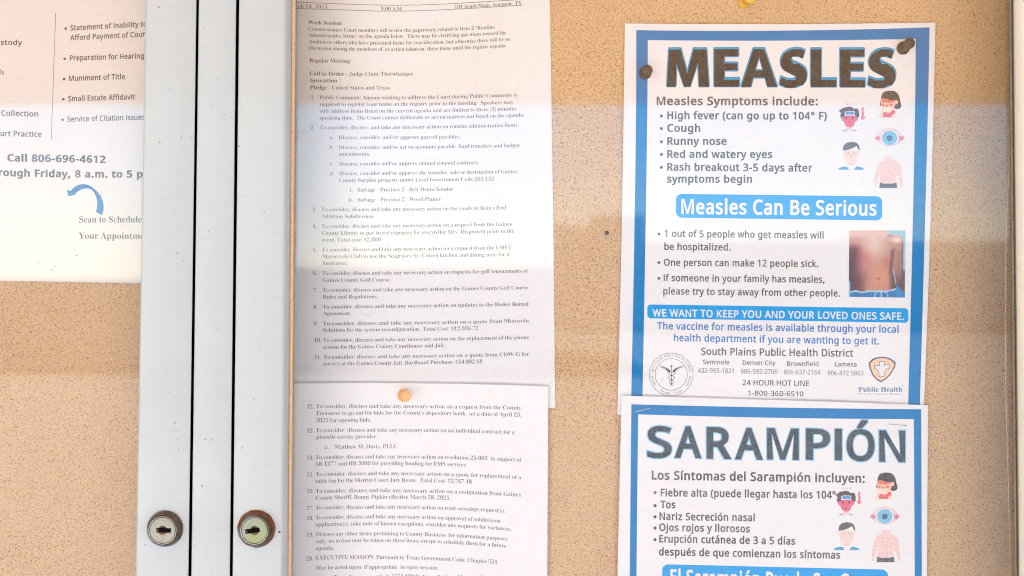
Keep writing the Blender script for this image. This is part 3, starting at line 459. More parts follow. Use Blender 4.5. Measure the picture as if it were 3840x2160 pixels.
def scan_fill(loops, sgn):
    """cut filled outlines into flat trapezoids, slab by slab (winding rule, so grown outlines may overlap)"""
    ys = sorted(set(round(p[1]) for l in loops for p in l))
    lo, hi = ys[0], ys[-1]
    ys += [lo + (hi - lo) * i / 16 for i in range(17)]
    ys.sort(); lv = [ys[0]]
    for y in ys[1:]:
        if y - lv[-1] > 14: lv.append(y)
    lv[-1] = ys[-1]
    edges = []
    for l in loops:
        for i in range(len(l)):
            a, b = l[i - 1], l[i]
            if a[1] != b[1]: edges.append((a, b, 1) if a[1] < b[1] else (b, a, -1))
    pts, tris = [], []
    for y0, y1 in zip(lv, lv[1:]):
        ym = (y0 + y1) / 2; cr = []
        for a, b, d in edges:
            if a[1] <= ym < b[1]:
                k = (b[0] - a[0]) / (b[1] - a[1])
                c0 = max(a[1], min(b[1], y0)); c1 = max(a[1], min(b[1], y1))
                cr.append((a[0] + k * (ym - a[1]), a[0] + k * (c0 - a[1]), a[0] + k * (c1 - a[1]), d))
        cr.sort(); w = 0; st = None
        for c in cr:
            w0 = w; w -= c[3] * sgn
            if w0 <= 0 < w: st = c
            elif w0 > 0 >= w and st is not None:
                if c[0] - st[0] > 1:
                    n = len(pts); pts += [(st[1], y0), (max(c[1], st[1]), y0), (max(c[2], st[2]), y1), (st[2], y1)]; tris.append((n, n + 1, n + 2, n + 3))
    return pts, tris

_gc = {}
FONT['sans']['I'] = (385, [[(130, 0), (130, 1000), (257, 1000), (257, 0)]])
def glyph(font, c, wx, wy):
    """triangulated outline of one character, cap height = 1000"""
    key = (font, c, wx, wy)
    if key in _gc: return _gc[key]
    f = FONT[font]
    if c not in f: f = FONT['sans']
    if c not in f: c = '.'
    adv, sp = f[c]
    if sp:
        big = max(sp, key=lambda s: abs(area(s)))
        sgn = 1 if area(big) > 0 else -1
        loops = [offset_loop(s, wx, wy, sgn) for s in sp] if (wx or wy) else sp
        pts, tris = scan_fill(loops, sgn)
    else:
        pts, tris = [], []
    _gc[key] = (adv, pts, tris)
    return _gc[key]

class T:
    """maps coordinates read off an enlarged crop to photograph pixels"""
    def __init__(s, ox, oy, k): s.ox, s.oy, s.k = ox, oy, k
    def __call__(s, x, y): return (s.ox + x * s.k, s.oy + y * s.k)

def quad(a, b, c, t):
    """curve through a (t=0), b (t=.5), c (t=1)"""
    return a * (2 * (t - 0.5) * (t - 1)) + b * (-4 * t * (t - 1)) + c * (2 * t * (t - 0.5))

LAYER = 0.00008
def sstep(a, b, x):
    t = max(0, min(1, (x - a) / (b - a))); return t * t * (3 - 2 * t)
class Paper:
    def __init__(s, name, label, cat, left, right, top, bottom, z, mat, group=None, nu=40, nv=56):
        """left/right: x at top, mid, bottom; top/bottom: y at left, mid, right (photograph pixels)"""
        s.z = z
        cx = (left[2] + right[2]) / 2
        s.root = empty(name, P(cx, bottom[1], z(cx, bottom[1])))
        tag(s.root, label, cat, group)
        v = []; f = []
        for j in range(nv + 1):
            for i in range(nu + 1):
                u, w = i / nu, j / nv
                x = quad(*left, w) * (1 - u) + quad(*right, w) * u
                y = quad(*top, u) * (1 - w) + quad(*bottom, u) * w
                v.append(P(x, y, z(x, y)))
        for j in range(nv):
            for i in range(nu):
                a = j * (nu + 1) + i
                f.append((a, a + nu + 1, a + nu + 2, a + 1))
        n = len(v); back = [p + Vector((0, 0.00011, 0)) for p in v]
        rim = [i for i in range(nu)] + [j * (nu + 1) + nu for j in range(nv)] + [nv * (nu + 1) + i for i in range(nu, 0, -1)] + [j * (nu + 1) for j in range(nv, 0, -1)]
        f2 = f + [tuple(reversed([k + n for k in q])) for q in f]
        for a, b in zip(rim, rim[1:] + rim[:1]): f2.append((a, b, b + n, a + n))
        mesh_obj('sheet', v + back, f2, mat, s.root)
    def at(s, x, y, layer=1): return P(x, y, s.z(x, y) + LAYER * layer)
    def fill(s, name, polys, mat, layer=1, parent=None):
        """polys: list of point lists in photograph pixels"""
        mb = MB()
        for p in polys:
            t = tessellate_polygon([[Vector((x, y, 0)) for x, y in p]])
            mb.add([s.at(x, y, layer) for x, y in p], t)
        return mb.build(name, mat, parent or s.root)
    def band(s, name, a, b, mat, layer=1, n=30, m=4, parent=None):
        """area between two curves a(t), b(t) given as three points each"""
        mb = MB(); v = []; f = []
        for i in range(n + 1):
            t = i / n
            ax, ay = (quad(a[0][k], a[1][k], a[2][k], t) for k in (0, 1))
            bx, by = (quad(b[0][k], b[1][k], b[2][k], t) for k in (0, 1))
            for j in range(m + 1):
                w = j / m
                v.append(s.at(ax * (1 - w) + bx * w, ay * (1 - w) + by * w, layer))
        for i in range(n):
            for j in range(m):
                q = i * (m + 1) + j
                f.append((q, q + 1, q + m + 2, q + m + 1))
        mb.add(v, f)
        return mb.build(name, mat, parent or s.root)
    def banner(s, name, tl, tr, bl, br, r, mat, layer=1):
        cols = []
        def col(u, cut):
            tx, ty = tl[0] * (1 - u) + tr[0] * u, tl[1] * (1 - u) + tr[1] * u
            bx, by = bl[0] * (1 - u) + br[0] * u, bl[1] * (1 - u) + br[1] * u
            cols.append(((tx, ty + cut), (bx, by - cut)))
        w = tr[0] - tl[0]
        arc = [(r - r * math.cos(a), r - r * math.sin(a)) for a in [i / 8 * math.pi / 2 for i in range(9)]]
        for dx, c in arc: col(dx / w, c)
        for i in range(1, 30): col(r / w + (1 - 2 * r / w) * i / 30, 0)
        for dx, c in reversed(arc): col(1 - dx / w, c)
        v = []; f = []; m = 4
        for a, b in cols:
            for j in range(m + 1):
                k = j / m; v.append(s.at(a[0] * (1 - k) + b[0] * k, a[1] * (1 - k) + b[1] * k, layer))
        for i in range(len(cols) - 1):
            for j in range(m):
                q = i * (m + 1) + j; f.append((q, q + 1, q + m + 2, q + m + 1))
        return mesh_obj(name, v, f, mat, s.root)
    def stroke(s, mb, pts, w, layer=1):
        L = []; n = len(pts)
        for i in range(n):
            a = pts[max(0, i - 1)]; b = pts[min(n - 1, i + 1)]
            dx, dy = b[0] - a[0], b[1] - a[1]; q = math.hypot(dx, dy) or 1
            L.append((-dy / q * w / 2, dx / q * w / 2))
        v = []
        for p, o in zip(pts, L): v += [s.at(p[0] + o[0], p[1] + o[1], layer), s.at(p[0] - o[0], p[1] - o[1], layer)]
        mb.add(v, [(2 * i, 2 * i + 1, 2 * i + 3, 2 * i + 2) for i in range(n - 1)])
    def text(s, t, body, x0, x1, y0, y1, cap, font='sans', wx=0, wy=0, mat=None, ym=None, layer=1, mb=None, name='text_line', mono=1.0):
        """one printed line from x0 to x1 (crop units) on a slightly bowed baseline; cap = capital height"""
        (X0, Y0), (X1, Y1) = t(x0, y0), t(x1, y1)
        YM = (Y0 + Y1) / 2 if ym is None else t(0, ym)[1]
        cp = cap * t.k / 1000
        pen = 0; items = []; track = 2 * wx * 0.75
        for c in body:
            adv, pts, tris = glyph(font, c, wx, wy)
            items.append((pen, pts, tris)); pen += adv + track
        lo = min(o + p[0] for o, pts, _ in items for p in pts); hi = max(o + p[0] for o, pts, _ in items for p in pts)
        sx = (X1 - X0) / (hi - lo)
        own = mb is None
        if own: mb = MB()
        for o, pts, tris in items:
            v = []
            for gx, gy in pts:
                x = X0 + (o + gx - lo) * sx
                tt = (x - X0) / (X1 - X0)
                v.append(s.at(x, quad(Y0, YM, Y1, tt) - gy * cp, layer))
            mb.add(v, tris)
        if own: return mb.build(name, mat or M['toner'], s.root)

def circle(cx, cy, rx, ry=None, n=24):
    ry = ry or rx
    return [(cx + rx * math.cos(2 * math.pi * i / n), cy + ry * math.sin(2 * math.pi * i / n)) for i in range(n)]

# ------------------------------------------------------------------ surroundings that light the case and show in its glass
def ground_mat():
    m, nt, bs = new_mat('concrete')
    v = pos(nt)
    a = noise(nt, 3, 6, 0.6, v)
    c = ramp(nt, a, [(0.3, (0.51, 0.53, 0.555)), (0.7, (0.60, 0.62, 0.645))])
    nt.links.new(c, bs.inputs['Base Color']); bs.inputs['Roughness'].default_value = 0.85
    return m
M['concrete'] = ground_mat()
M['asphalt'] = plain('asphalt', (0.142, 0.153, 0.172), 0.9, var=0.15, scale=3)
M['stucco'] = plain('stucco', (0.50, 0.40, 0.29), 0.9, var=0.1, scale=20)
M['soffit'] = plain('soffit_boards', (0.80, 0.42, 0.14), 0.8, var=0.1, scale=8)
M['facade'] = plain('facade_plaster', (0.80, 0.80, 0.81), 0.9, var=0.12, scale=2)

mb = MB(); mb.add([(-150, -200, 0), (150, -200, 0), (150, 40, 0), (-150, 40, 0)], [(0, 1, 2, 3)])
tag(mb.build('road', M['asphalt']), kind='structure')
mb = MB(); mb.box(-60, 60, -5.4, 0.0, -0.02, 0.12)
tag(mb.build('pavement', M['concrete']), kind='structure')
mb = MB()
for xa, xb, top, far in ((-900, 1090, 1045, 26), (1092, 2072, 1000, 25.5), (2074, 2203, 842, 50), (2205, 2420, 806, 49.5), (2422, 6500, 905, 50.5)):
    mb.box((xa - 1920) * S * (far + 1), (xb - 1920) * S * (far + 1), -far - 8, -far, 0, 1.5 + (1080 - top) * S * (far + 1))
tag(mb.build('opposite_buildings', M['facade']), kind='structure')
mb = MB(); mb.box(-9, 9, 0.012, 0.25, 0, 3.2)
tag(mb.build('wall', M['stucco']), kind='structure')
EDGE = 5.0
hs = 1.5 + (1080 - 413) * S * (1 + EDGE + 0.060)        # soffit height that the glass mirrors at the line seen in the photograph
mb = MB(); mb.box(-8, 8, -EDGE, 0.011, hs, hs + 0.18)
o = mb.build('porch_roof', M['soffit'], loc=(0, -EDGE / 2, hs))
tag(o, kind='structure')

# ------------------------------------------------------------------ the display case
FD, GD = 0.074, 0.060               # front face of the frames, front face of the glass
YT, YB = -900, 3000                 # how far the case runs above and below the picture
case = empty('display_case', P(900, YB, 0.0))
tag(case, 'outdoor notice case with tan cork back panel, white mullion and two glazed doors', 'display case')

def ln(a, b, y): return a + (b - a) * y / 2160.0           # straight edge through x=a at the top and x=b at the bottom of the picture

def sweep(name, sect, mat, parent, smooth=True):
    """sect: list of (x_top, x_bottom, depth); swept from YT to YB"""
    v = []; f = []; n = len(sect); ys = [YT + (YB - YT) * i / 6 for i in range(7)]
    for y in ys:
        for a, b, d in sect: v.append(P(ln(a, b, y), y, d))
    for j in range(len(ys) - 1):
        for i in range(n - 1):
            q = j * n + i; f.append((q, q + n, q + n + 1, q + 1))
    o = mesh_obj(name, v, f, mat, parent)
    if smooth:
        o.data.shade_smooth()
        try: o.data.set_sharp_from_angle(angle=R(40))
        except Exception: pass
    return o

# back panel
mb = MB()
XL, XR = -1500, 4300
a, b = P(XL, YB, 0), P(XR, YT, 0)
mb.box(a.x, b.x, 0.0, 0.010, a.z, b.z)
cork = mb.build('cork_panel', M['cork'], case)
# case box: top, bottom and outer sides
mb = MB(); mb.box(a.x - 0.02, b.x + 0.02, -GD, 0.011, b.z, b.z + 0.02); mb.build('case_top', M['frame'], case)
mb = MB(); mb.box(a.x - 0.02, b.x + 0.02, -GD, 0.011, a.z - 0.02, a.z); mb.build('case_bottom', M['frame'], case)
mb = MB(); mb.box(a.x - 0.02, a.x, -GD, 0.011, a.z, b.z); mb.build('case_side', M['frame'], case)
mb = MB(); mb.box(b.x, b.x + 0.02, -GD, 0.011, a.z, b.z); mb.build('case_side', M['frame'], case)

def roundover(x_flat, x_out, d0=FD, d1=0.0625, n=8):
    """quarter ellipse from the flat front to the glass side; x pairs are (top, bottom) read in the picture at depth d0 / d1"""
    out = []
    for i in range(n + 1):
        t = i / n * math.pi / 2
        d = d1 + (d0 - d1) * math.cos(t)
        # world-space ellipse expressed back in picture x for depth d
        r = []
        for k in (0, 1):
            w0 = (x_flat[k] - 1920) * (D - d0); w1 = (x_out[k] - 1920) * (D - d1)
            w = w0 + (w1 - w0) * math.sin(t)
            r.append(1920 + w / (D - d))
        out.append((r[0], r[1], d))
    return out

def bevel_edge(xt, xb, side, d0=FD, deep=0.004, r=0.0009):
    """small radius next to a gap, then the return running back"""
    px = r / S
    return [(xt - side * px, xb - side * px, d0), (xt - side * px * 0.3, xb - side * px * 0.3, d0 - r * 0.3), (xt, xb, d0 - r), (xt + 0, xb + 0, deep)]

# centre mullion
l = bevel_edge(746, 717.5, -1); r_ = bevel_edge(886, 862, 1)
sweep('mullion', list(reversed(l)) + r_, M['frame'], case)
sweep('gap_liner', [(600, 600, 0.0042), (1000, 1000, 0.0042)], M['void'], case, smooth=False)

# left door
door_l = empty('glazed_door', P(-400, YB, GD))
tag(door_l, 'left glass door of the case, with the scuffed grey lock on its white stile', 'door', 'glazed doors of the notice case')
lo = roundover((556, 519), (552, 515)); lo = list(reversed([(x, y, d) for x, y, d in lo]))
stile_l = sweep('stile', lo[:0] + [(lo[0][0], lo[0][1], 0.008)] + lo + bevel_edge(737, 707, 1), M['frame'], door_l)
# right door
door_r = empty('glazed_door', P(2400, YB, GD))
tag(door_r, 'right glass door of the case, with the rusty green-tinted lock on its white stile', 'door', 'glazed doors of the notice case')
ro = roundover((1062, 1047), (1096, 1081))
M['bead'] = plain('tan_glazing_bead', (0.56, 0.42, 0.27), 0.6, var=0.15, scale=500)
stile_r = sweep('stile', list(reversed(bevel_edge(897, 872.5, -1))) + ro + [(ro[-1][0] - 1, ro[-1][1] - 1, 0.008)], M['frame'], door_r)
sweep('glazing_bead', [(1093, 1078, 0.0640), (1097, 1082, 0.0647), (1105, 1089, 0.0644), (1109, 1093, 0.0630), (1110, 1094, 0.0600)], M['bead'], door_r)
sweep('gasket', [(1111, 1095, 0.010), (1113.5, 1097.5, 0.0601), (1114, 1098, 0.0612), (1109, 1093, 0.0616)], M['rubber'], door_r)
# hinge-side stile at the right edge of the picture
fo = roundover((3872, 3896), (3799, 3820))
o = sweep('stile', [(3801, 3822, 0.008)] + list(reversed(fo)) + [(4150, 4174, FD), (4150, 4174, 0.004)], M['frame_cream'], door_r)
o['label'] = 'cream-toned hinge side stile at the right edge'
sweep('inner_wall', [(3796, 3817, 0.0003), (3792, 3813, 0.0597)], M['gapback'], door_r)
sweep('gasket', [(3786, 3806, 0.0601), (3786, 3806, 0.0608), (3791, 3812, 0.0632), (3795, 3816, 0.0612), (3799, 3820, 0.0634), (3806, 3827, 0.0626)], M['rubber'], door_r)

def pane(name, x0, x1, parent):
    mb = MB(); p, q = P(x0, YB, GD), P(x1, YT, GD)
    mb.box(p.x, q.x, -GD, -GD + 0.003, p.z, q.z)
    return mb.build(name, M['glass'], parent)
pane('glass_pane', -1400, 556, door_l)
pane('glass_pane', 1060, 3830, door_r)

# ------------------------------------------------------------------ locks
def lathe(prof, n=64, sx=1.0, jitter=None):
    """prof: (radius, height towards the viewer); returns local verts and faces around the y axis"""
    v = []; f = []
    for r, h in prof:
        for i in range(n):
            a = 2 * math.pi * i / n
            v.append(Vector((r * math.cos(a), -h, r * math.sin(a))))
    for j in range(len(prof) - 1):
        for i in range(n):
            k = (i + 1) % n
            f.append((j * n + i, j * n + k, (j + 1) * n + k, (j + 1) * n + i))
    return v, f

def part(name, vf, at_, mat, parent, smooth=True, rot=0.0, ang=35):
    c, s_ = math.cos(rot), math.sin(rot)
    v = [at_ + Vector((p.x * c - p.z * s_, p.y, p.x * s_ + p.z * c)) for p in vf[0]]
    o = mesh_obj(name, v, vf[1], mat, parent, loc=at_)
    if smooth:
        o.data.shade_smooth()
        try: o.data.set_sharp_from_angle(angle=R(ang))
        except Exception: pass
    return o

M['chrome_worn'] = corroded('worn_chrome', (0.17, 0.14, 0.115), (0.03, 0.02, 0.014), 0.47, 0.60)
M['chrome_rust'] = corroded('rusted_chrome', (0.20, 0.165, 0.12), (0.05, 0.022, 0.010), 0.45, 0.57)
M['chrome'] = plain('chrome', (0.27, 0.27, 0.265), 0.2, metal=1.0)
M['rust'] = plain('rust', (0.15, 0.065, 0.028), 0.95, var=0.45, scale=1200, bmp=0.6)
def plug_mat(name, c1, c2, c3):
    m, nt, bs = new_mat(name)
    a = noise(nt, 700, 4, 0.7, pos(nt)); b = noise(nt, 90, 2, 0.5, pos(nt))
    c = ramp(nt, b, [(0.38, c1), (0.62, c2)])
    c = mix(nt, ramp(nt, a, [(0.56, 0.0), (0.72, 0.7)]), c, c3)
    nt.links.new(c, bs.inputs['Base Color']); bs.inputs['Metallic'].default_value = 0.97; bs.inputs['Roughness'].default_value = 0.27
    bump(nt, bs, a, 0.15, 0.0003)
    return m
M['plug_grey'] = plug_mat('lock_face_grey', (0.235, 0.215, 0.17), (0.195, 0.185, 0.155), (0.09, 0.07, 0.04))
M['plug_green'] = plug_mat('lock_face_green', (0.195, 0.21, 0.10), (0.20, 0.205, 0.165), (0.14, 0.14, 0.06))
M['brass'] = plain('brass_dimple', (0.30, 0.25, 0.18), 0.35, metal=0.9, scale=900)

def make_lock(px, py, stile, ring_mat, face_mat, tilt, rusty, slide):
    c = P(px, py, FD)
    ring = part('lock', lathe([(0.0118, -0.0004), (0.0118, 0.0006), (0.01165, 0.0018), (0.0112, 0.0034), (0.0105, 0.0052), (0.0097, 0.0067), (0.0091, 0.0073), (0.0087, 0.00735), (0.0085, 0.0072), (0.0084, 0.0066), (0.0083, 0.0052)], 72), c, ring_mat, stile)
    groove = part('groove', lathe([(0.0084, 0.0060), (0.0078, 0.0058)], 48), c, M['void'], ring, False)
    # plug face with its key slot cut out
    n = 48
    outer = [(0.00815 * math.cos(2 * math.pi * i / n), 0.00815 * math.sin(2 * math.pi * i / n)) for i in range(n)]
    hw, hh, hr = 0.0048, 0.00150, 0.0030
    hole = []
    a0 = math.asin(hh / hr)
    hole += [(hw + slide, -hh), (hw + slide, hh)]
    hole += [(hr * math.cos(a0 + (math.pi - 2 * a0) * i / 10), hr * math.sin(a0 + (math.pi - 2 * a0) * i / 10)) for i in range(11)]
    hole += [(-hw + slide, hh), (-hw + slide, -hh)]
    hole += [(hr * math.cos(math.pi + a0 + (math.pi - 2 * a0) * i / 10), hr * math.sin(math.pi + a0 + (math.pi - 2 * a0) * i / 10)) for i in range(11)]
    t = tessellate_polygon([[Vector((x, y, 0)) for x, y in outer], [Vector((x, y, 0)) for x, y in hole]])
    allp = outer + hole; h = 0.00715
    v = [Vector((x, -h, z)) for x, z in allp]; f = [tuple(q) for q in t]
    k = len(v)
    v += [Vector((x * 1.015, -(h - 0.0004), z * 1.015)) for x, z in outer] + [Vector((x * 1.015, -0.0055, z * 1.015)) for x, z in outer]
    for i in range(n):
        j = (i + 1) % n; f += [(i, j, k + j, k + i), (k + i, k + j, k + n + j, k + n + i)]
    # walls of the cut
    k2 = len(v); v += [Vector((x, -0.0066, z)) for x, z in hole]
    for i in range(len(hole)):
        j = (i + 1) % len(hole); f.append((n + i, n + j, k2 + j, k2 + i))
    part('lock_face', (v, f), c, face_mat, ring, True, tilt, 20)
    part('dimple', lathe([(0.00298, 0.0070), (0.0022, 0.0063), (0.0010, 0.0061), (0.0002, 0.0061)], 32), c, M['brass'], ring, True, tilt)
    mbk = MB(); mbk.box(slide - hw * 0.985, slide + hw * 0.985, -0.00712, -0.0050, -hh * 0.93, hh * 0.93)
    part('keyhole', (mbk.v, mbk.f), c, M['void'], ring, False, tilt)
    mbk = MB(); mbk.box(slide - hw * 0.97, slide - hw * 0.70, -0.00725, -0.0071, -hh * 0.7, hh * 0.6)
    part('key_ward', (mbk.v, mbk.f), c, M['gapback'], ring, False, tilt)
    # grime or rust where the collar meets the paint: a thin crust with a ragged rim
    rnd = random.Random(int(px)); m = 180; v = []; f = []
    for i in range(m):
        a = 2 * math.pi * i / m
        lowf = 0.5 + 0.5 * math.sin(3 * a + 1) * math.cos(5 * a) + 0.3 * math.sin(11 * a)
        amp = (0.00035 + 0.0003 * lowf + 0.00022 * rnd.random()) if rusty else (0.00006 + 0.00006 * lowf)
        v += [Vector((0.0116 * math.cos(a), -0.0004, 0.0116 * math.sin(a))), Vector(((0.0118 + amp) * math.cos(a), -0.00006, (0.0118 + amp) * math.sin(a)))]
    for i in range(m):
        j = (i + 1) % m; f.append((2 * i, 2 * i + 1, 2 * j + 1, 2 * j))
    part('rust_crust', (v, f), c, M['rust'], ring, False)
    part('rim', lathe([(0.0092, 0.0071), (0.0090, 0.00745), (0.0087, 0.0075), (0.0085, 0.0073), (0.00845, 0.0068)], 72), c, M['chrome'], ring)
    if rusty:
        v = []; f = []
        for i in range(m):
            a = 2 * math.pi * i / m; j1 = 0.5 + 0.5 * math.sin(4 * a + 2) * math.cos(7 * a); up = 0.0016 + 0.0022 * (0.5 + 0.5 * math.sin(a)) + 0.0009 * j1 + 0.0005 * rnd.random()
            for h in (0.0002, up * 0.5, up):
                rr = 0.0118 - 0.0013 * (h / 0.0052) ** 1.6 + 0.00007 + (0.00012 * rnd.random() if h < up else 0)
                v.append(Vector((rr * math.cos(a), -h, rr * math.sin(a))))
        for i in range(m):
            j = (i + 1) % m
            for q_ in (0, 1): f.append((3 * i + q_, 3 * j + q_, 3 * j + q_ + 1, 3 * i + q_ + 1))
        part('rust_crust', (v, f), c, M['rust'], ring, True)
    if rusty:
        v = []; f = []
        for _ in range(90):
            a = rnd.gauss(-0.9, 1.2); rr = 0.0122 + abs(rnd.gauss(0, 0.0011)); q = rnd.uniform(0.00007, 0.00016)
            x, z = rr * math.cos(a), rr * math.sin(a); k = len(v)
            v += [Vector((x - q, -0.00006, z)), Vector((x, -0.00006, z - q)), Vector((x + q, -0.00006, z)), Vector((x, -0.00006, z + q))]; f.append((k, k + 1, k + 2, k + 3))
        o = part('rust_specks', (v, f), c, M['rust'], ring, False); o['kind'] = 'stuff'
    return ring

make_lock(619.5, 1982, stile_l, M['chrome_worn'], M['plug_grey'], R(-1), False, 0.0007)
lk = make_lock(961.5, 1982.5, stile_r, M['chrome_rust'], M['plug_green'], R(7), True, -0.0013)
lk['label'] = 'lock with a rust-crusted collar and greenish face'
part('screw_hole', lathe([(0.0008, 0.00006), (0.0005, 0.00007), (0.00001, 0.00007)], 20), P(1048, 1995, FD), M['rust'], stile_r, False)

# ------------------------------------------------------------------ left notice
def wave(base, amp, ax, ay, ph):
    return lambda x, y: base + amp * (0.5 + 0.5 * math.sin(x * ax + ph)) * (0.6 + 0.4 * math.sin(y * ay + ph * 1.7))
BW = (54, 40)       # extra weight for bold sans lettering, horizontal and vertical
L1 = T(0, 0, 0.38657); L2 = T(0, 540, 0.38657)
notice = Paper('court_notice', 'yellowed sheet with bulleted list and phone number behind the left door', 'notice',
               (-1130, -1130, -1130), (640, 640, 640), (-620, -620, -620), (1040, 1049.5, 1064), wave(0.0015, 0.0016, 0.0045, 0.0021, 0.4), M['paper_old'])
nb = dict(wx=44, wy=32)
def bullet(pp, t, x, y, r, mat=None):
    cx, cy = t(x, y); pp.fill('bullet', [circle(cx, cy, r * t.k, n=14)], mat or M['toner'])
notice.text(L1, 'Custody', -95, 216, 433, 437, 48, **nb)
notice.text(L1, 'Wills', -75, 38, 722, 722, 48, **nb)
notice.text(L1, 'Collection', 12, 370, 1122, 1131, 52, **nb)
notice.text(L1, 'Court Practice', -88, 403, 1316, 1329, 52, **nb)
mb = MB(); notice.stroke(mb, [L1(540 - 43 * i / 12, 125 + 1235 * i / 12) for i in range(13)], 1.9); mb.build('rule_line', M['toner'], notice.root)
for y, s_, x0, x1, ya, yb, b in ((277, 'Statement of Inability to', 682, 1424, 296, 255, 637), (None, 'Afford Payment of Court', 680, 1432, 391, 353, 0), (570, 'Preparation for Hearing', 677, 1396, 588, 565, 628),
                            (766, 'Muniment of Title', 669, 1213, 785, 767, 621), (963, 'Small Estate Affidavit', 660, 1310, 982, 963, 614), (1161, 'Service of Citation Issues', 654, 1403, 1181, 1160, 607)):
    notice.text(L1, s_, x0, x1, ya, yb, 50, **nb)
    if y: bullet(notice, L1, b, y, 13)
hb = dict(wx=80, wy=54)
notice.text(L2, 'Call 806-696-4612', 72, 1025, 166, 182, 66, **hb)
notice.text(L2, 'Monday through Friday, 8 a.m. to 5 p.m.', -575, 1550, 286, 322, 66, ym=319, **hb)
arrow = [(650, 444), (684, 456), (712, 424), (752, 400), (800, 389), (850, 394), (890, 416), (940, 458), (978, 506), (999, 560), (1006, 610), (1002, 650), (988, 692), (930, 660), (941, 620), (943, 560), (933, 512), (912, 470), (884, 440), (850, 430), (802, 436), (764, 452), (728, 484), (738, 490), (661, 508)]
notice.fill('curved_arrow', [[L2(x, y) for x, y in arrow]], M['arrow_blue'])
sb = dict(font='serif', wx=-4, wy=0)
notice.text(L2, 'Scan to Schedule', 768, 1372, 762, 760, 62, **sb)
notice.text(L2, 'Your Appointment', 763, 1478, 919, 922, 62, **sb)
for i, (x, y, r) in enumerate(((745, 1083, 7), (373, 1144, 6), (530, 1188, 6), (500, 1222, 7), (521, 1221, 4))):
    notice.fill('speck', [circle(*L2(x, y), r * 0.38657, n=8)], M['rust'])

# ------------------------------------------------------------------ agenda, two pages
A = T(1080, 0, 0.39596); B = T(1080, 500, 0.39596); Cc = T(1080, 1000, 0.39596); Dd = T(1080, 1500, 0.45556)
page1 = Paper('agenda_page', 'upper page of the typed court agenda, work session and items 1 to 11', 'notice',
              (1010, 1010, 1005), (2050, 2069, 2082), (-620, -620, -620), (1530, 1530, 1530), lambda x, y: 0.0012 + 0.0100 * math.sin(max(0, min(1, (x - 1010) / 1060)) * math.pi) ** 2 * (1 - 0.88 * sstep(650, 1420, y)), M['paper_agenda'], 'pages of the court agenda')
page2 = Paper('agenda_page', 'lower page of the typed court agenda, items 12 to 20, under an orange pin', 'notice',
              (1009, 1005, 1000), (2056, 2052, 2048), (1440, 1437, 1449), (2900, 2900, 2900), lambda x, y: 0.0046 + 0.0050 * math.sin(max(0, min(1, (x - 1010) / 1060)) * math.pi) * (0.25 + 0.75 * sstep(1450, 1900, y)), M['paper_lower'], 'pages of the court agenda')
rg = dict(font='serif', wx=-19, wy=-8, mat=M['toner_fine'])
bd = dict(font='serif', wx=2, wy=2)
CA = 35.5
def hline(pp, t, pts, w):
    fine = []
    for (xa, ya), (xb, yb) in zip(pts, pts[1:]):
        fine += [t(xa + (xb - xa) * i / 8, ya + (yb - ya) * i / 8) for i in range(8)]
    m_ = MB(); pp.stroke(m_, fine + [t(*pts[-1])], w, 1.5); m_.build('rule_line', M['toner'], pp.root)
hline(page1, A, [(60, 20), (107, 22), (400, 33), (700, 45), (1000, 50), (1250, 47), (1500, 38), (1800, 20), (2200, -4)], 1.8)
hline(page1, A, [(60, 78), (107, 82), (400, 90), (700, 100), (870, 105), (1100, 105), (1300, 100), (1500, 92), (1800, 76), (2215, 48)], 1.8)
page1.text(A, 'March 24, 2025', -8, 373, 76, 80, 34, **rg)
page1.text(A, '9:00 A.M.', 880, 1088, 98, 101, 34, **rg)
page1.text(A, '101 South Main, Seminole, TX', 1578, 2212, 84, 44, 34, **rg)
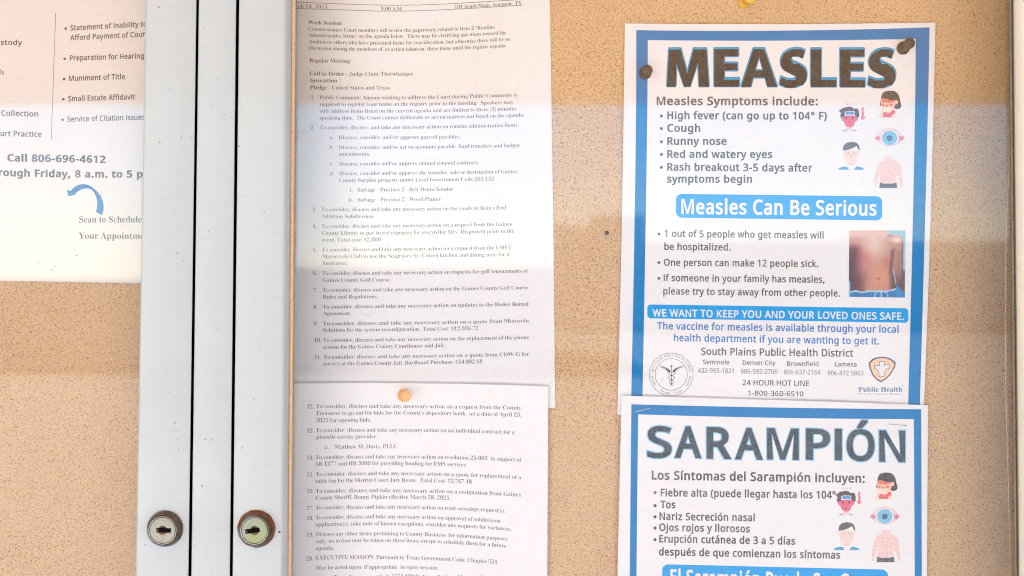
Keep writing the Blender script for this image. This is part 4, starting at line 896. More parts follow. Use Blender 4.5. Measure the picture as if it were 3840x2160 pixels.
lines1 = [
 (A, 'Work Session:', 193, 513, 229, 237, None, 1),
 (A, 'Commissioners Court members will review the paperwork related to Item 2 “Routine', 192, 1957, 290, 272, 303, 0),
 (A, 'Administrative Items” on the agenda below.  There may be clarifying questions toward the', 195, 2067, 348, 325, 359, 0),
 (A, 'Auditor or others who have presented items for consideration, but otherwise there will be no', 197, 2107, 409, 385, 421, 0),
 (A, 'discussion among the members of, or action taken on, these items until the regular agenda.', 197, 2068, 469, 447, 481, 0),
 (A, 'Regular Meeting:', 204, 595, 590, 594, None, 1),
 (A, 'Call to Order', 205, 533, 713, 717, None, 1), (A, '- Judge Cindy Therwhanger', 553, 1183, 718, 716, None, 0),
 (A, 'Invocation', 207, 465, 779, 780, None, 1),
 (A, 'Pledge', 208, 368, 845, 847, None, 1), (A, '- United States and Texas', 386, 965, 848, 848, None, 0),
 (A, '1.', 217, 248, 938, 938, None, 0), (A, 'Public Comment: Anyone wishing to address the Court during Public Comments is', 300, 2170, 939, 914, 938, 0),
 (A, 'required to register your name on the registry prior to the meeting.  Speakers may', 300, 2135, 1004, 983, 1000, 0),
 (A, 'only address items listed on the current agenda and are limited to three (3) minutes', 300, 2162, 1067, 1045, 1064, 0),
 (A, 'speaking time.  The Court cannot deliberate or act on matters not listed on the agenda.', 300, 2235, 1132, 1105, 1127, 0),
 (A, '2.', 215, 249, 1225, 1225, None, 0), (A, 'To consider, discuss, and take any necessary action on routine administrative items:', 303, 2182, 1225, 1200, 1218, 0),
 (B, 'a.', 392, 425, 53, 53, None, 0), (B, 'Discuss, consider, and/or approve payroll payables.', 480, 1633, 56, 48, 53, 0),
 (B, 'b.', 392, 432, 148, 148, None, 0), (B, 'Discuss, consider, and/or act on accounts payable, fund transfers and budget', 481, 2193, 150, 130, 143, 0),
 (B, 'amendments.', 481, 777, 213, 211, None, 0),
 (B, 'c.', 395, 430, 304, 304, None, 0), (B, 'Discuss, consider and/or approve annual renewal contracts.', 485, 1812, 305, 293, 300, 0),
 (B, 'd.', 397, 435, 397, 397, None, 0), (B, 'Discuss, consider and/or approve the transfer, sale or destruction of Gaines', 485, 2168, 397, 377, 389, 0),
 (B, 'County Surplus property under Local Government Code 263.152.', 485, 1963, 462, 447, 456, 0),
 (B, 'i.', 587, 610, 553, 553, None, 0), (B, 'Salvage - Precinct 2 - Belt Drum Sander', 659, 1564, 552, 545, 549, 0),
 (B, 'ii.', 571, 610, 647, 647, None, 0), (B, 'Salvage - Precinct 2 - Wood Planer', 660, 1447, 646, 639, 643, 0),
 (B, '3.', 229, 268, 741, 741, None, 0), (B, 'To consider, discuss and take any necessary action on the roads in Rain’s End', 316, 2065, 738, 720, 733, 0),
 (B, 'Addition Subdivision.', 318, 817, 804, 803, None, 0),
 (B, '4.', 232, 270, 898, 898, None, 0), (B, 'To consider, discuss and take any necessary action on a request from the Gaines', 318, 2120, 897, 876, 888, 0),
 (B, 'County Library to pay travel expenses for storyteller Mrs. Dispworth prior to the', 320, 2140, 962, 941, 955, 0),
 (B, 'event. Total cost: $2,000', 320, 878, 1026, 1023, None, 0),
 (B, '5.', 236, 272, 1122, 1122, None, 0), (B, 'To consider, discuss and take any necessary action on a request from the LMEC', 322, 2122, 1119, 1097, 1110, 0),
 (B, 'Motorcycle Club to use the Seagraves Sr. Citizen kitchen and dining area for a', 325, 2095, 1183, 1163, 1175, 0),
 (B, 'fundraiser.', 327, 563, 1247, 1246, None, 0),
 (Cc, '6.', 237, 275, 80, 80, None, 0), (Cc, 'To consider, discuss and take any necessary action on requests for golf tournaments at', 326, 2270, 80, 55, 70, 0),
 (Cc, 'Gaines County Golf Course.', 327, 970, 145, 140, None, 0),
 (Cc, '7.', 240, 276, 240, 240, None, 0), (Cc, 'To consider, discuss and take any necessary action on the Gaines County Golf Course', 328, 2275, 238, 213, 229, 0),
 (Cc, 'Rules and Regulations.', 330, 852, 303, 299, None, 0),
 (Cc, '8.', 241, 278, 398, 398, None, 0), (Cc, 'To consider, discuss and take any necessary action on updates to the Rodeo Rental', 330, 2277, 398, 370, 385, 0),
 (Cc, 'Agreement.', 332, 596, 460, 459, None, 0),
 (Cc, '9.', 242, 280, 556, 556, None, 0), (Cc, 'To consider, discuss and take any necessary action on a quote from Motorola', 332, 2280, 556, 527, 545, 0),
 (Cc, 'Solutions for the system reconfiguration.  Total Cost: $12,036.72', 332, 1803, 618, 600, 610, 0),
 (Cc, '10.', 248, 312, 716, 716, None, 0), (Cc, 'To consider, discuss and take any necessary action on the replacement of the phone', 333, 2283, 714, 685, 702, 0),
 (Cc, 'system for the Gaines County Courthouse and Jail.', 332, 1483, 779, 762, 771, 0),
 (Cc, '11.', 251, 312, 876, 876, None, 0), (Cc, 'To consider, discuss and take any necessary action on a quote from CDW-G for', 335, 2285, 873, 844, 861, 0),
 (Cc, 'servers at the Gaines County Jail. BuyBoard Purchase: $54,882.68', 334, 1843, 936, 915, 927, 0)]
for t, s_, x0, x1, y0, y1, ym, b in lines1:
    page1.text(t, s_, x0, x1, y0, y1, CA, ym=ym, **(bd if b else rg))
q = 'To consider, discuss and take any necessary action on '
lines2 = [('12.', 158, 210, 70, 70, None), (q + 'a request from the County', 230, 1920, 68, 80, 67), ('Treasurer to go out for bids for the County’s depository bank, set a date of April 23,', 230, 1918, 125, 138, 121), ('2025 for opening bids.', 230, 682, 184, 178, None),
 ('13.', 156, 210, 269, 269, None), (q + 'an individual contract for a', 230, 1864, 266, 281, 262), ('juvenile service provider.', 228, 735, 320, 315, None),
 ('a.', 305, 335, 403, 403, None), ('Matthew M. Davis, PLLC', 384, 900, 401, 396, None),
 ('14.', 155, 208, 490, 490, None), (q + 'resolution 25-003  in support of', 228, 1922, 488, 508, 482), ('SB 1377 and HB 3000 for providing funding for EMS services.', 229, 1473, 544, 548, 536),
 ('15.', 155, 208, 629, 629, None), (q + 'a quote for replacement of a', 228, 1918, 627, 652, 621), ('table top for the District Court Jury Room.  Total Cost: $2,767.48', 228, 1512, 683, 688, 674),
 ('16.', 155, 208, 767, 767, None), (q + 'a resignation from Gaines', 228, 1917, 766, 796, 762), ('County Sheriff, Ronny Pipkin effective March 28, 2025.', 228, 1337, 822, 822, 812),
 ('17.', 154, 208, 906, 906, None), (q + 'road crossings request(s).', 228, 1785, 903, 928, 896), 
 ('18.', 154, 208, 987, 987, None), (q + 'approval of subdivision', 228, 1750, 984, 1011, 976), ('application(s), take note of known exceptions, consider any requests for variances.', 228, 1840, 1041, 1078, 1035),
 ('19.', 154, 208, 1125, 1125, None), ('Discuss any other items pertaining to County Business; for information purposes', 229, 1808, 1122, 1159, 1117), ('only, no action may be taken on these items except to schedule them for a future', 228, 1797, 1180, 1216, 1172), ('agenda.', 228, 377, 1236, 1234, None),
 ('20.', 150, 208, 1322, 1322, None), ('EXECUTIVE SESSION: Pursuant to Texas Government Code, Chapter 551.', 229, 1733, 1315, 1351, 1312), ('May be acted upon, if appropriate, in open session:', 228, 1234, 1398, 1397, 1389),
 ('Texas Government Code §551.129(2), Consultation with counsel', 378, 1600, 1474, 1474, 1470)]
for s_, x0, x1, y0, y1, ym in lines2:
    page2.text(Dd, s_, x0, x1, y0, y1, 32.5, ym=ym, **rg)

# ------------------------------------------------------------------ posters
M1 = T(2280, 40, 0.49689); M2 = T(2280, 700, 0.49689); M3 = T(2280, 1420, 0.51077); M7 = T(2380, 1280, 0.43478); IC = T(3080, 300, 0.30372)
post1 = Paper('measles_poster', 'blue-bordered English MEASLES symptom poster, upper of the two posters', 'poster',
              (2343, 2332, 2315), (3508, 3489, 3462), (88, 90, 85), (1556, 1560, 1590), lambda x, y: 0.0016 + 0.0012 * math.sin((x - 2340) * 0.0045) ** 2 + 0.0014 * math.sin(y * 0.0035) ** 2, M['paper'], 'measles posters')
post2 = Paper('measles_poster', 'blue-bordered Spanish SARAMPIÓN symptom poster, overlapping the foot of the English one', 'poster',
              (2331, 2315, 2300), (3480, 3475, 3468), (1484, 1500, 1519.5), (2900, 2900, 2900), lambda x, y: 0.0052 + 0.0010 * math.sin((x - 2340) * 0.0052) ** 2 + 0.0006 * math.sin(y * 0.005) ** 2, M['paper'], 'measles posters')

def frame_bands(pp, OTL, OTM, OTR, OLM, OLB, ORM, ORB, ITL, ITM, ITR, ILM, ILB, IRM, IRB):
    """top border then the two sides, each its own printed band"""
    pp.band('border', (OTL, OTM, OTR), (ITL, ITM, ITR), M['blue'])
    # mitre-free sides, butted under the top band
    pp.band('border', (OTL, OLM, OLB), (ITL, ILM, ILB), M['blue'], layer=1)
    pp.band('border', (ITR, IRM, IRB), (OTR, ORM, ORB), M['blue'], layer=1)
frame_bands(post1, M1(213, 147), M1(1300, 151), M1(2427, 126), M2(206, -80), M3(169, 200), M2(2402, -80), M3(2288, 260),
            M1(300, 222), M1(1300, 226), M1(2322, 213), M2(290, -80), M3(252, 200), M2(2308, -80), M3(2202, 260))
frame_bands(post2, M3(172, 188), M3(1230, 212), M3(2300, 225), M3(163, 1050), M3(152, 2300), M3(2303, 1050), M3(2306, 2300),
            M3(222, 262), M3(1230, 287), M3(2245, 297), M3(213, 1050), M3(203, 2300), M3(2250, 1050), M3(2256, 2300))

# heavy title letters drawn stroke by stroke: unit box 0..1 wide, 0..1 high
HEAVY = {
 'M': [[(0, 0), (.05, 1), (.34, 1), (.49, .375), (.505, .375), (.655, 1), (.97, 1), (1.03, 0), (.79, 0), (.765, .62), (.755, .62), (.57, 0), (.42, 0), (.24, .60), (.23, .60), (.215, 0)]],
 'E': [[(0, 0), (0, 1), (.97, 1), (.97, .80), (.40, .80), (.40, .615), (.93, .615), (.93, .42), (.40, .42), (.40, .20), (1, .20), (1, 0)]],
 'A': [[(0, 0), (.34, 1), (.64, 1), (1, 0), (.73, 0), (.665, .235), (.33, .235), (.27, 0)], [(.38, .41), (.615, .41), (.50, .80)]],
 'L': [[(0, 0), (0, 1), (.40, 1), (.40, .20), (1, .20), (1, 0)]],
 'S': [[(.93, .96), (.80, .995), (.64, 1.01), (.46, 1.00), (.30, .96), (.15, .88), (.06, .77), (.03, .68), (.04, .58), (.10, .49), (.20, .43), (.36, .37), (.52, .32), (.60, .27), (.605, .235), (.58, .205), (.50, .185), (.40, .18), (.27, .19), (.14, .22), (.04, .255), (0, .05), (.10, .015), (.22, -.01), (.38, -.02), (.56, -.015), (.72, .015), (.87, .07), (.97, .17), (1.0, .29), (.99, .40), (.93, .49), (.83, .55), (.70, .60), (.52, .655), (.44, .69), (.415, .73), (.42, .77), (.47, .805), (.57, .82), (.70, .81), (.85, .77)]],
}
def title(pp, t, items, names, mat, grow=0.0, dx=0, dy=0, layer=2):
    """heavy capitals; with grow > 0 only a line of that half-width drawn round them"""
    mbt = MB()
    for c, x0, x1, yb, ht in items:
        ls = [[(x0 + x * (x1 - x0), yb - y * ht) for x, y in l] for l in HEAVY[c]]
        if grow:
            for l in ls: outline(pp, mbt, [t(x + dx, y + dy) for x, y in l], grow * t.k, layer)
        else:
            sg = -1 if area(ls[0]) < 0 else 1
            pl, fc = scan_fill([[(x, y * 1) for x, y in l] if k == 0 or area(l) * area(ls[0]) < 0 else list(reversed(l)) for k, l in enumerate(ls)], sg)
            mbt.add([pp.at(*t(x, y), layer) for x, y in pl], fc)
    return mbt.build(names, mat, pp.root)
def outline(pp, mbt, l, w, layer):
    """constant-width line with square-ish joints along a closed outline"""
    n = len(l)
    for i in range(n):
        a, b = l[i - 1], l[i]; d = math.hypot(b[0] - a[0], b[1] - a[1])
        if d < 1e-6: continue
        ux, uy = (b[0] - a[0]) / d, (b[1] - a[1]) / d; nx, ny = -uy * w, ux * w
        mbt.add([pp.at(a[0] + nx, a[1] + ny, layer), pp.at(a[0] - nx, a[1] - ny, layer), pp.at(b[0] - nx, b[1] - ny, layer), pp.at(b[0] + nx, b[1] + ny, layer)], [(0, 1, 2, 3)])
        mbt.add([pp.at(b[0] + w * math.cos(k * math.pi / 4), b[1] + w * math.sin(k * math.pi / 4), layer + 0.02 * (i % 2 + 1)) for k in range(8)], [tuple(range(8))])
tit = [('M', 445, 752, 574, 281), ('E', 802, 990, 574, 283), ('A', 1006, 1276, 575, 284), ('S', 1296, 1500, 576, 283), ('L', 1532, 1722, 576, 283), ('E', 1752, 1938, 577, 284), ('S', 1962, 2170, 578, 283)]
title(post1, M1, tit, 'title_outline', M['cyan_ink'], 8, 0, -10, 1)
title(post1, M1, tit, 'title_outline', M['cyan_ink'], 4.5, 0, 0, 1.3)
title(post1, M1, tit, 'title_lettering', M['toner_dark'], 0, 0, 0, 2)
S1 = dict(wx=BW[0], wy=BW[1])
post1.text(M1, 'Measles Symptoms include:', 367, 1583, 711, 713, 60, **S1)
for y, s_, x1, yb, ye in ((795, 'High fever (can go up to 104° F)', 1652, 817, 821), (890, 'Cough', 696, 913, 913), (990, 'Runny nose', 896, 1011, 1012), (1085, 'Red and watery eyes', 1240, 1109, 1111), (1183, 'Rash breakout 3-5 days after', 1543, 1206, 1214)):
    bullet(post1, M1, 403, y, 12); post1.text(M1, s_, 447, x1, yb, ye, 55, **S1)
post1.text(M1, 'symptoms begin', 445, 1087, 1296, 1298, 55, **S1)
post1.banner('banner', M2(513, 54), M2(2070, 73), M2(513, 234), M2(2070, 255), 45 * M2.k, M['sky_ink'])
post1.text(M2, 'Measles Can Be Serious', 553, 2028, 203, 216, 107, mat=M['text_white'], layer=2, wx=52, wy=38)
for y, s_, x0, x1, yb, ye in ((358, '1 out of 5 people who get measles will', 427, 1628, 378, 391), (None, 'be hospitalized.', 425, 925, 476, 481), (573, 'One person can make 12 people sick.', 422, 1588, 596, 606), (692, 'If someone in your family has measles,', 420, 1635, 712, 725), (None, 'please try to stay away from other people.', 417, 1752, 812, 829)):
    post1.text(M2, s_, x0, x1, yb, ye, 50, wx=40, wy=30)
    if y: bullet(post1, M2, 384, y, 11)
post1.banner('banner', M2(297, 889), M2(2267, 918), M2(297, 993), M2(2267, 1027), 26 * M2.k, M['sky_ink'])
post1.text(M2, 'WE WANT TO KEEP YOU AND YOUR LOVED ONES SAFE.', 335, 2235, 978, 1005, 53, mat=M['text_white'], layer=2, wx=42, wy=32)
post1.text(M2, 'The vaccine for measles is available through your local', 372, 2193, 1076, 1102, 52, mat=M['text_blue'], wx=40, wy=30)
post1.text(M2, 'health department if you are wanting to get it.', 497, 2047, 1165, 1191, 52, mat=M['text_blue'], wx=40, wy=30)
post1.text(M2, 'South Plains Public Health District', 703, 1850, 1269, 1283, 54, wx=34, wy=26)
for s_, x0, x1, y in (('Seminole', 717, 915, 1340), ('Denver City', 1017, 1265, 1345), ('Brownfield', 1350, 1588, 1352), ('Lamesa', 1713, 1876, 1356)):
    post1.text(M2, s_, x0, x1, y, y + 2, 34, wx=30, wy=22)
for s_, x0, x1, y in (('432-955-1021', 677, 948, 1405), ('806-592-2706', 1003, 1278, 1411), ('806-637-2164', 1328, 1605, 1416), ('806-872 5863', 1658, 1928, 1423)):
    post1.text(M2, s_, x0, x1, y, y + 2, 35, wx=0, wy=0)
post1.text(M3, '24 HOUR HOT LINE', 988, 1476, 48, 54, 39, wx=26, wy=20)
post1.text(M3, '1-800-360-6510', 1028, 1435, 123, 130, 36, wx=26, wy=20)

# seal
mb = MB()
for rx, ry in ((189, 184), (139, 136)):
    post1.stroke(mb, [M7(*p) for p in circle(315, 285, rx, ry, 64) + [(315 + rx, 285)]], 1.7)
mb.build('seal_ring', M['toner'], post1.root)
def arc_text(pp, body, a0, a1, r, cap, flip):
    mbt = MB(); n = len(body)
    for i, c in enumerate(body):
        a = R(a0 + (a1 - a0) * i / (n - 1)); adv, pts, tris = glyph('sans', c if c != '•' else '.', 0, 0)
        s_ = cap / 1000; v = []
        for gx, gy in pts:
            u = (gx - adv / 2) * s_; w = (gy - 500) * s_
            if flip: rr, aa = r - w, a - u / r
            else: rr, aa = r + w, a + u / r
            v.append(pp.at(*M7(315 + rr * math.sin(aa), 285 - rr * math.cos(aa)), 1))
        mbt.add(v, tris)
    return mbt.build('seal_lettering', M['toner'], pp.root)
arc_text(post1, '• SOUTH PLAINS PUBLIC HEALTH DISTRICT •', -92, 92, 164, 17, False)
arc_text(post1, 'GAINES • YOAKUM • TERRY • DAWSON', 262, 98, 164, 16, True)
mb = MB()
post1.stroke(mb, [M7(319, 215 + 165 * i / 6) for i in range(7)], 2.6)
for sg in (-1, 1):
    for k in range(5):      # feathers
        post1.stroke(mb, [M7(318 + sg * (12 + 22 * t_ * (5 - k) * 0.95), 250 - 40 * math.sin(t_ * 1.6) * (1 - k * .16) + k * 6 - (0 if t_ < 1 else -4)) for t_ in [i / 6 for i in range(7)]], 1.9)
    post1.stroke(mb, [M7(318 + sg * (38 - 24 * i / 30) * math.sin(i / 30 * math.pi * 3.2 + 0.2), 258 + 122 * i / 30) for i in range(31)], 1.9)
post1.fill('seal_emblem', [circle(*M7(318, 213), 3.5, n=12)], M['toner'])
mb.build('seal_emblem', M['toner'], post1.root)
# shield
sh = [(2018, 185), (2050, 152), (2090, 137), (2133, 132), (2175, 137), (2215, 152), (2252, 182), (2248, 215), (2232, 250), (2200, 297), (2165, 330), (2123, 355), (2085, 332), (2052, 295), (2030, 245), (2020, 210)]
cxs, cys = 2134, 235
post1.fill('shield_edge', [[M7(*p) for p in sh]], ink('shield_blue', (62, 92, 122)), 1)
post1.fill('shield_field', [[M7(cxs + (x - cxs) * .88, cys + (y - cys) * .88) for x, y in sh]], ink('peach', (245, 205, 168)), 2)
cr = [(2108, 172), (2158, 172), (2156, 204), (2198, 190), (2198, 236), (2172, 244), (2158, 266), (2154, 308), (2104, 308), (2104, 266), (2088, 244), (2066, 236), (2064, 200), (2110, 208)]
def ctr(ps, f): 
    cx = sum(p[0] for p in ps) / len(ps); cy = sum(p[1] for p in ps) / len(ps)
    return [(cx + (x - cx) * f, cy + (y - cy) * f) for x, y in ps]
post1.fill('cross_edge', [[M7(*p) for p in cr]], ink('cross_blue', (70, 120, 165)), 3)
post1.fill('cross', [[M7(*p) for p in offset_loop(cr, 5.5, 5.5, -1 if area(cr) > 0 else 1)]], M['text_white'], 4)
post1.text(M7, 'Public Health', 1931, 2308, 434, 434, 40, font='serif', wx=10, wy=8, mat=M['logo_blue'])
post1.text(M7, 'Prevent  Promote  Protect', 1928, 2303, 460, 461, 15, font='serif', wx=-5, wy=5, mat=ink('pale_blue', (120, 170, 210)))
post1.fill('registered_dot', [circle(*M7(2308, 385), 2.2, n=8)], M['logo_blue'])

# photograph of a torso printed on the poster
def photo_col(X, Y):
    """colour at a point of the printed photograph, in the units of the enlarged crop"""
    def blend(c, d, k): return tuple(p * (1 - k) + q * k for p, q in zip(c, d))
    c = (190, 134, 118)
    c = blend(c, (226, 200, 188), math.exp(-(((X - 640) / 210) ** 2 + ((Y - 500) / 190) ** 2)) * 0.95)
    c = blend(c, (222, 186, 184), sstep(420, 300, Y) * 0.8)
    c = blend(c, (214, 152, 112), math.exp(-(((X - 740) / 150) ** 2 + ((Y - 950) / 210) ** 2)) * 0.9)
    c = blend(c, (198, 108, 108), math.exp(-(((X - 440) / 110) ** 2 + ((Y - 690) / 160) ** 2)) * 0.9)
    c = blend(c, (196, 110, 84), math.exp(-(((X - 830) / 55) ** 2 + ((Y - 730) / 90) ** 2)) * 0.6)
    c = blend(c, (100, 56, 54), sstep(500, 330, X) * sstep(430, 560, Y) * 0.92)
    c = blend(c, (52, 38, 46), sstep(365, 265, X) * sstep(520, 760, Y) * 0.85)
    c = blend(c, (92, 50, 48), sstep(600, 400, X) * sstep(760, 1050, Y) * 0.75)
    # armpit line and arm
    c = blend(c, (92, 62, 64), math.exp(-(((X - (925 - (Y - 540) * 0.10 if Y > 540 else 925 + (540 - Y) * .4)) / 30) ** 2)) * sstep(500, 580, Y) * (1 - sstep(820, 1000, Y)) * 0.75)
    c = blend(c, (84, 58, 50), sstep(840, 930, X) * sstep(760, 1000, Y) * 0.85)
    if X > 945 and 520 < Y: c = blend(c, (156, 110, 100), math.exp(-(((X - 1010) / 45) ** 2)) * sstep(520, 600, Y) * (1 - sstep(900, 1100, Y)) * 0.8)
    c = blend(c, (90, 76, 80), sstep(1035, 1080, X) * sstep(380, 480, Y) * 0.7)
    c = blend(c, (236, 224, 222), math.exp(-(((X - 980) / 75) ** 2 + ((Y - 405) / 40) ** 2)) * 0.9)
    c = blend(c, (140, 108, 116), math.exp(-(((X - 880) / 50) ** 2 + ((Y - 335) / 22) ** 2)) * 0.7)
    c = blend(c, (120, 84, 66), math.exp(-(((X - 706) / 24) ** 2 + ((Y - 985) / 15) ** 2)) * 0.85)
    # light slit between arm and waist, background, trousers
    xs = 932 + (Y - 840) * 0.19
    if 840 < Y < 1060: c = blend(c, (205, 216, 226), math.exp(-(((X - xs) / 7) ** 2)))
    edge = 258 if X < 805 else (258 + (X - 805) * 0.75 if X < 870 else 306 + (X - 870) * 0.12 if X < 1000 else 322 + ((X - 1000) / 85) ** 2 * 90)
    rim = 1085 if Y < 860 else 1108
    if Y < edge or X > rim: c = (140, 196, 220)
    if X < 288 - (1 if Y < 1030 else 0) * 30 and Y > 1020: c = (120, 190, 224)
    waist = 1175 + 8 * math.sin(X * 0.03) if X < 620 else (1165 - max(0, X - 820) * 0.22)
    if Y > waist and X > 285 and not (X > 985 and Y < 1180 + (X - 985) * 0.9 - 60 and X > 960 + (Y - 1080) * 1.2): 
        c = (22, 118, 184) if Y > waist + 24 else (170, 208, 232)
    if X > 975 and Y > 1085 and X < 985 + (Y - 1085) * 1.05: c = (40, 132, 196)
    for cx0, rr in ((755, 6),):
        if abs(X - cx0) < 8 and Y > 1180: c = (170, 215, 236)
    d1 = math.hypot((X - 755) / 100, (Y - 1262) / 95)
    if abs(d1 - 1) < 0.08 and Y > 1175: c = (160, 210, 234)
    return c
NX, NY = 96, 114
PC = T(3120, 800, 0.24837)
pv = []; pf = []; pc = []
rp = random.Random(3)
for j in range(NY + 1):
    for i in range(NX + 1):
        u, w = i / NX, j / NY
        X = 262 + 850 * u - 10 * w; Y = 258 + 1004 * w + 10 * u * w
        pv.append(post1.at(*PC(X, Y), 1)); c = photo_col(262 + 850 * u, 258 + 1010 * w)
        g_ = rp.uniform(0.86, 1.14); pc.append(tuple(min(1, k * g_) for k in lin(c)) + (1,))
for j in range(NY):
    for i in range(NX):
        a_ = j * (NX + 1) + i; pf.append((a_, a_ + NX + 1, a_ + NX + 2, a_ + 1))
m, nt, bs = new_mat('photo_print')
at_ = nt.nodes.new('ShaderNodeVertexColor'); at_.layer_name = 'print'
nz = noise(nt, 1500, 2, 0.6, pos(nt))
nt.links.new(mix(nt, ramp(nt, nz, [(0.45, 0.0), (0.75, 0.10)]), at_.outputs[0], (0.75, 0.72, 0.72)), bs.inputs['Base Color'])
bs.inputs['Roughness'].default_value = 0.6
o = mesh_obj('printed_photo', pv, pf, m, post1.root)
ca = o.data.color_attributes.new('print', 'FLOAT_COLOR', 'POINT')
ca.data.foreach_set('color', [k for c in pc for k in c])
o['label'] = 'printed photo of a bare torso with a red rash and blue waistband'

# ---- the five symptom pictures, once per poster
def icons(pp, off):
    def pl(pts, dx, dy): return [(IC(x, y)[0] + dx, IC(x, y)[1] + dy) for x, y in pts]
    def put(name, specs, key):
        dx, dy = off[key]
        root = None
        for k, (pts, rgb) in enumerate(specs):
            mt = ink('print_%d_%d_%d' % rgb, rgb, 0.18)
            polys = pts if isinstance(pts[0][0], tuple) else [pts]
            o = pp.fill(name if root is None else 'print_area', [pl(p, dx, dy) for p in polys], mt, 1 + k, root)
            if root is None: root = o
        return root
    def ln_(a, b, w):
        dx, dy = b[0] - a[0], b[1] - a[1]; q_ = math.hypot(dx, dy); nx, ny = -dy / q_ * w / 2, dx / q_ * w / 2
        return [(a[0] + nx, a[1] + ny), (b[0] + nx, b[1] + ny), (b[0] - nx, b[1] - ny), (a[0] - nx, a[1] - ny)]
    put('coughing_girl_picture', [
        ([(735, 325), (722, 312), (727, 285), (736, 245), (742, 190), (768, 148), (830, 131), (900, 135), (942, 163), (964, 208), (972, 258), (986, 300), (986, 335), (962, 355), (925, 360), (898, 345), (895, 320), (760, 325)], (66, 60, 58)),
        ([[(738, 240), (765, 226), (800, 232), (840, 245), (905, 255), (915, 250), (940, 250), (950, 272), (940, 298), (915, 300), (905, 330), (870, 362), (800, 366), (760, 345), (738, 310)]], (244, 196, 172)),
        ([[(745, 240), (765, 228), (840, 245), (905, 255), (890, 275), (830, 280), (765, 272), (748, 262)], circle(765, 305, 20, 16, 12), circle(860, 308, 24, 18, 12)], (232, 122, 100)),
        ([[(712, 448), (735, 400), (735, 372), (770, 340), (830, 330), (880, 352), (878, 380), (905, 410), (920, 450), (915, 466), (880, 466), (865, 430), (760, 430), (742, 466), (716, 464)]], (246, 218, 200)),
        ([[(757, 460), (762, 402), (800, 396), (825, 410), (860, 396), (878, 365), (905, 372), (916, 418), (898, 412), (880, 430), (862, 460)]], (222, 92, 100)),
        ([ln_((752, 268), (785, 260), 5), ln_((820, 262), (850, 275), 5), ln_((790, 322), (822, 310), 6), ln_((800, 305), (818, 332), 6)], (120, 50, 44))], 'girl')
    put('feverish_face_picture', [
        ([(215, 378), (270, 345), (340, 328), (380, 334), (405, 357), (430, 348), (455, 362), (468, 400), (465, 455), (445, 475), (300, 470), (262, 488), (242, 470), (232, 440), (245, 410), (232, 396)], (84, 62, 70)),
        ([[(248, 462), (275, 455), (290, 438), (420, 438), (438, 460), (452, 462), (446, 502), (420, 512), (405, 560), (375, 584), (325, 582), (295, 560), (280, 512), (256, 504)], [(500, 340), (524, 340), (524, 445), (500, 445)], circle(512, 464, 26, 25, 16), ln_((310, 285), (322, 297), 6), ln_((322, 297), (310, 312), 6), ln_((353, 285), (365, 297), 6), ln_((365, 297), (353, 312), 6), ln_((396, 285), (408, 297), 6), ln_((408, 297), (396, 312), 6)], (224, 98, 128)),
        ([[(288, 392), (340, 384), (412, 388), (412, 446), (350, 436), (290, 444)], circle(520, 460, 8, 8, 8), [(512, 362), (524, 362), (524, 370), (512, 370)], [(512, 386), (524, 386), (524, 394), (512, 394)]], (232, 226, 232)),
        ([[(300, 396), (340, 391), (403, 394), (403, 432), (350, 425), (302, 432)], [(248, 629), (272, 619), (300, 617), (322, 629)], [(370, 629), (395, 617), (420, 619), (445, 629)]], (64, 150, 205)),
        ([[(312, 584), (378, 584), (384, 608), (345, 620), (306, 608)]], (244, 200, 198)),
        ([ln_((290, 462), (325, 456), 7), ln_((372, 456), (410, 462), 7), [(302, 462), (318, 462), (318, 486), (302, 486)], [(376, 462), (394, 462), (394, 486), (376, 486)], ln_((333, 542), (362, 542), 7)], (112, 42, 76))], 'fever')
    put('crying_face_picture', [
        ([(268, 866), (474, 866), (466, 925), (442, 1000), (408, 1052), (334, 1052), (296, 1000), (272, 930)], (238, 216, 212)),
        ([(267, 868), (274, 812), (308, 776), (375, 764), (436, 775), (466, 812), (476, 862), (466, 869), (446, 838), (436, 812), (380, 846), (312, 866)], (84, 92, 100)),
        ([[(203, 1108), (228, 1082), (270, 1070), (316, 1066), (326, 1088), (345, 1108)], [(397, 1108), (415, 1094), (430, 1067), (480, 1073), (512, 1086), (536, 1108)]], (70, 160, 212)),
        ([ln_((356, 884), (334, 908), 5), ln_((304, 918), (340, 908), 5), ln_((384, 884), (404, 908), 5), ln_((402, 908), (436, 918), 5)], (120, 120, 124)),
        ([[(355, 925), (380, 925), (384, 960), (350, 960)], [(335, 1035), (405, 1035), (395, 1055), (345, 1055)], ln_((340, 1006), (360, 998), 5)], (240, 200, 190)),
        ([circle(381, 1000, 9, 14, 10)], (190, 220, 240))], 'cry')
    put('red_eye_picture', [
        ([(658, 718), (700, 665), (760, 618), (820, 600), (870, 600), (930, 620), (985, 665), (1028, 718), (985, 765), (930, 800), (870, 815), (820, 815), (760, 798), (702, 765)], (232, 196, 204)),
        ([(676, 718), (712, 672), (765, 632), (822, 616), (868, 616), (922, 634), (972, 672), (1010, 718), (976, 758), (925, 790), (868, 806), (822, 806), (765, 788), (712, 758)], (236, 230, 236)),
        ([[(660, 718), (690, 690), (712, 700), (745, 672), (722, 706), (740, 718), (715, 722), (745, 765), (710, 740), (692, 745)], [(1027, 718), (1000, 690), (975, 700), (940, 660), (962, 706), (948, 716), (970, 724), (932, 780), (972, 745), (998, 745)]], (220, 128, 152)),
        ([circle(842, 716, 94, 90, 36)], (118, 192, 226)),
        ([circle(842, 718, 36, 36, 24)], (64, 104, 134))], 'eye')
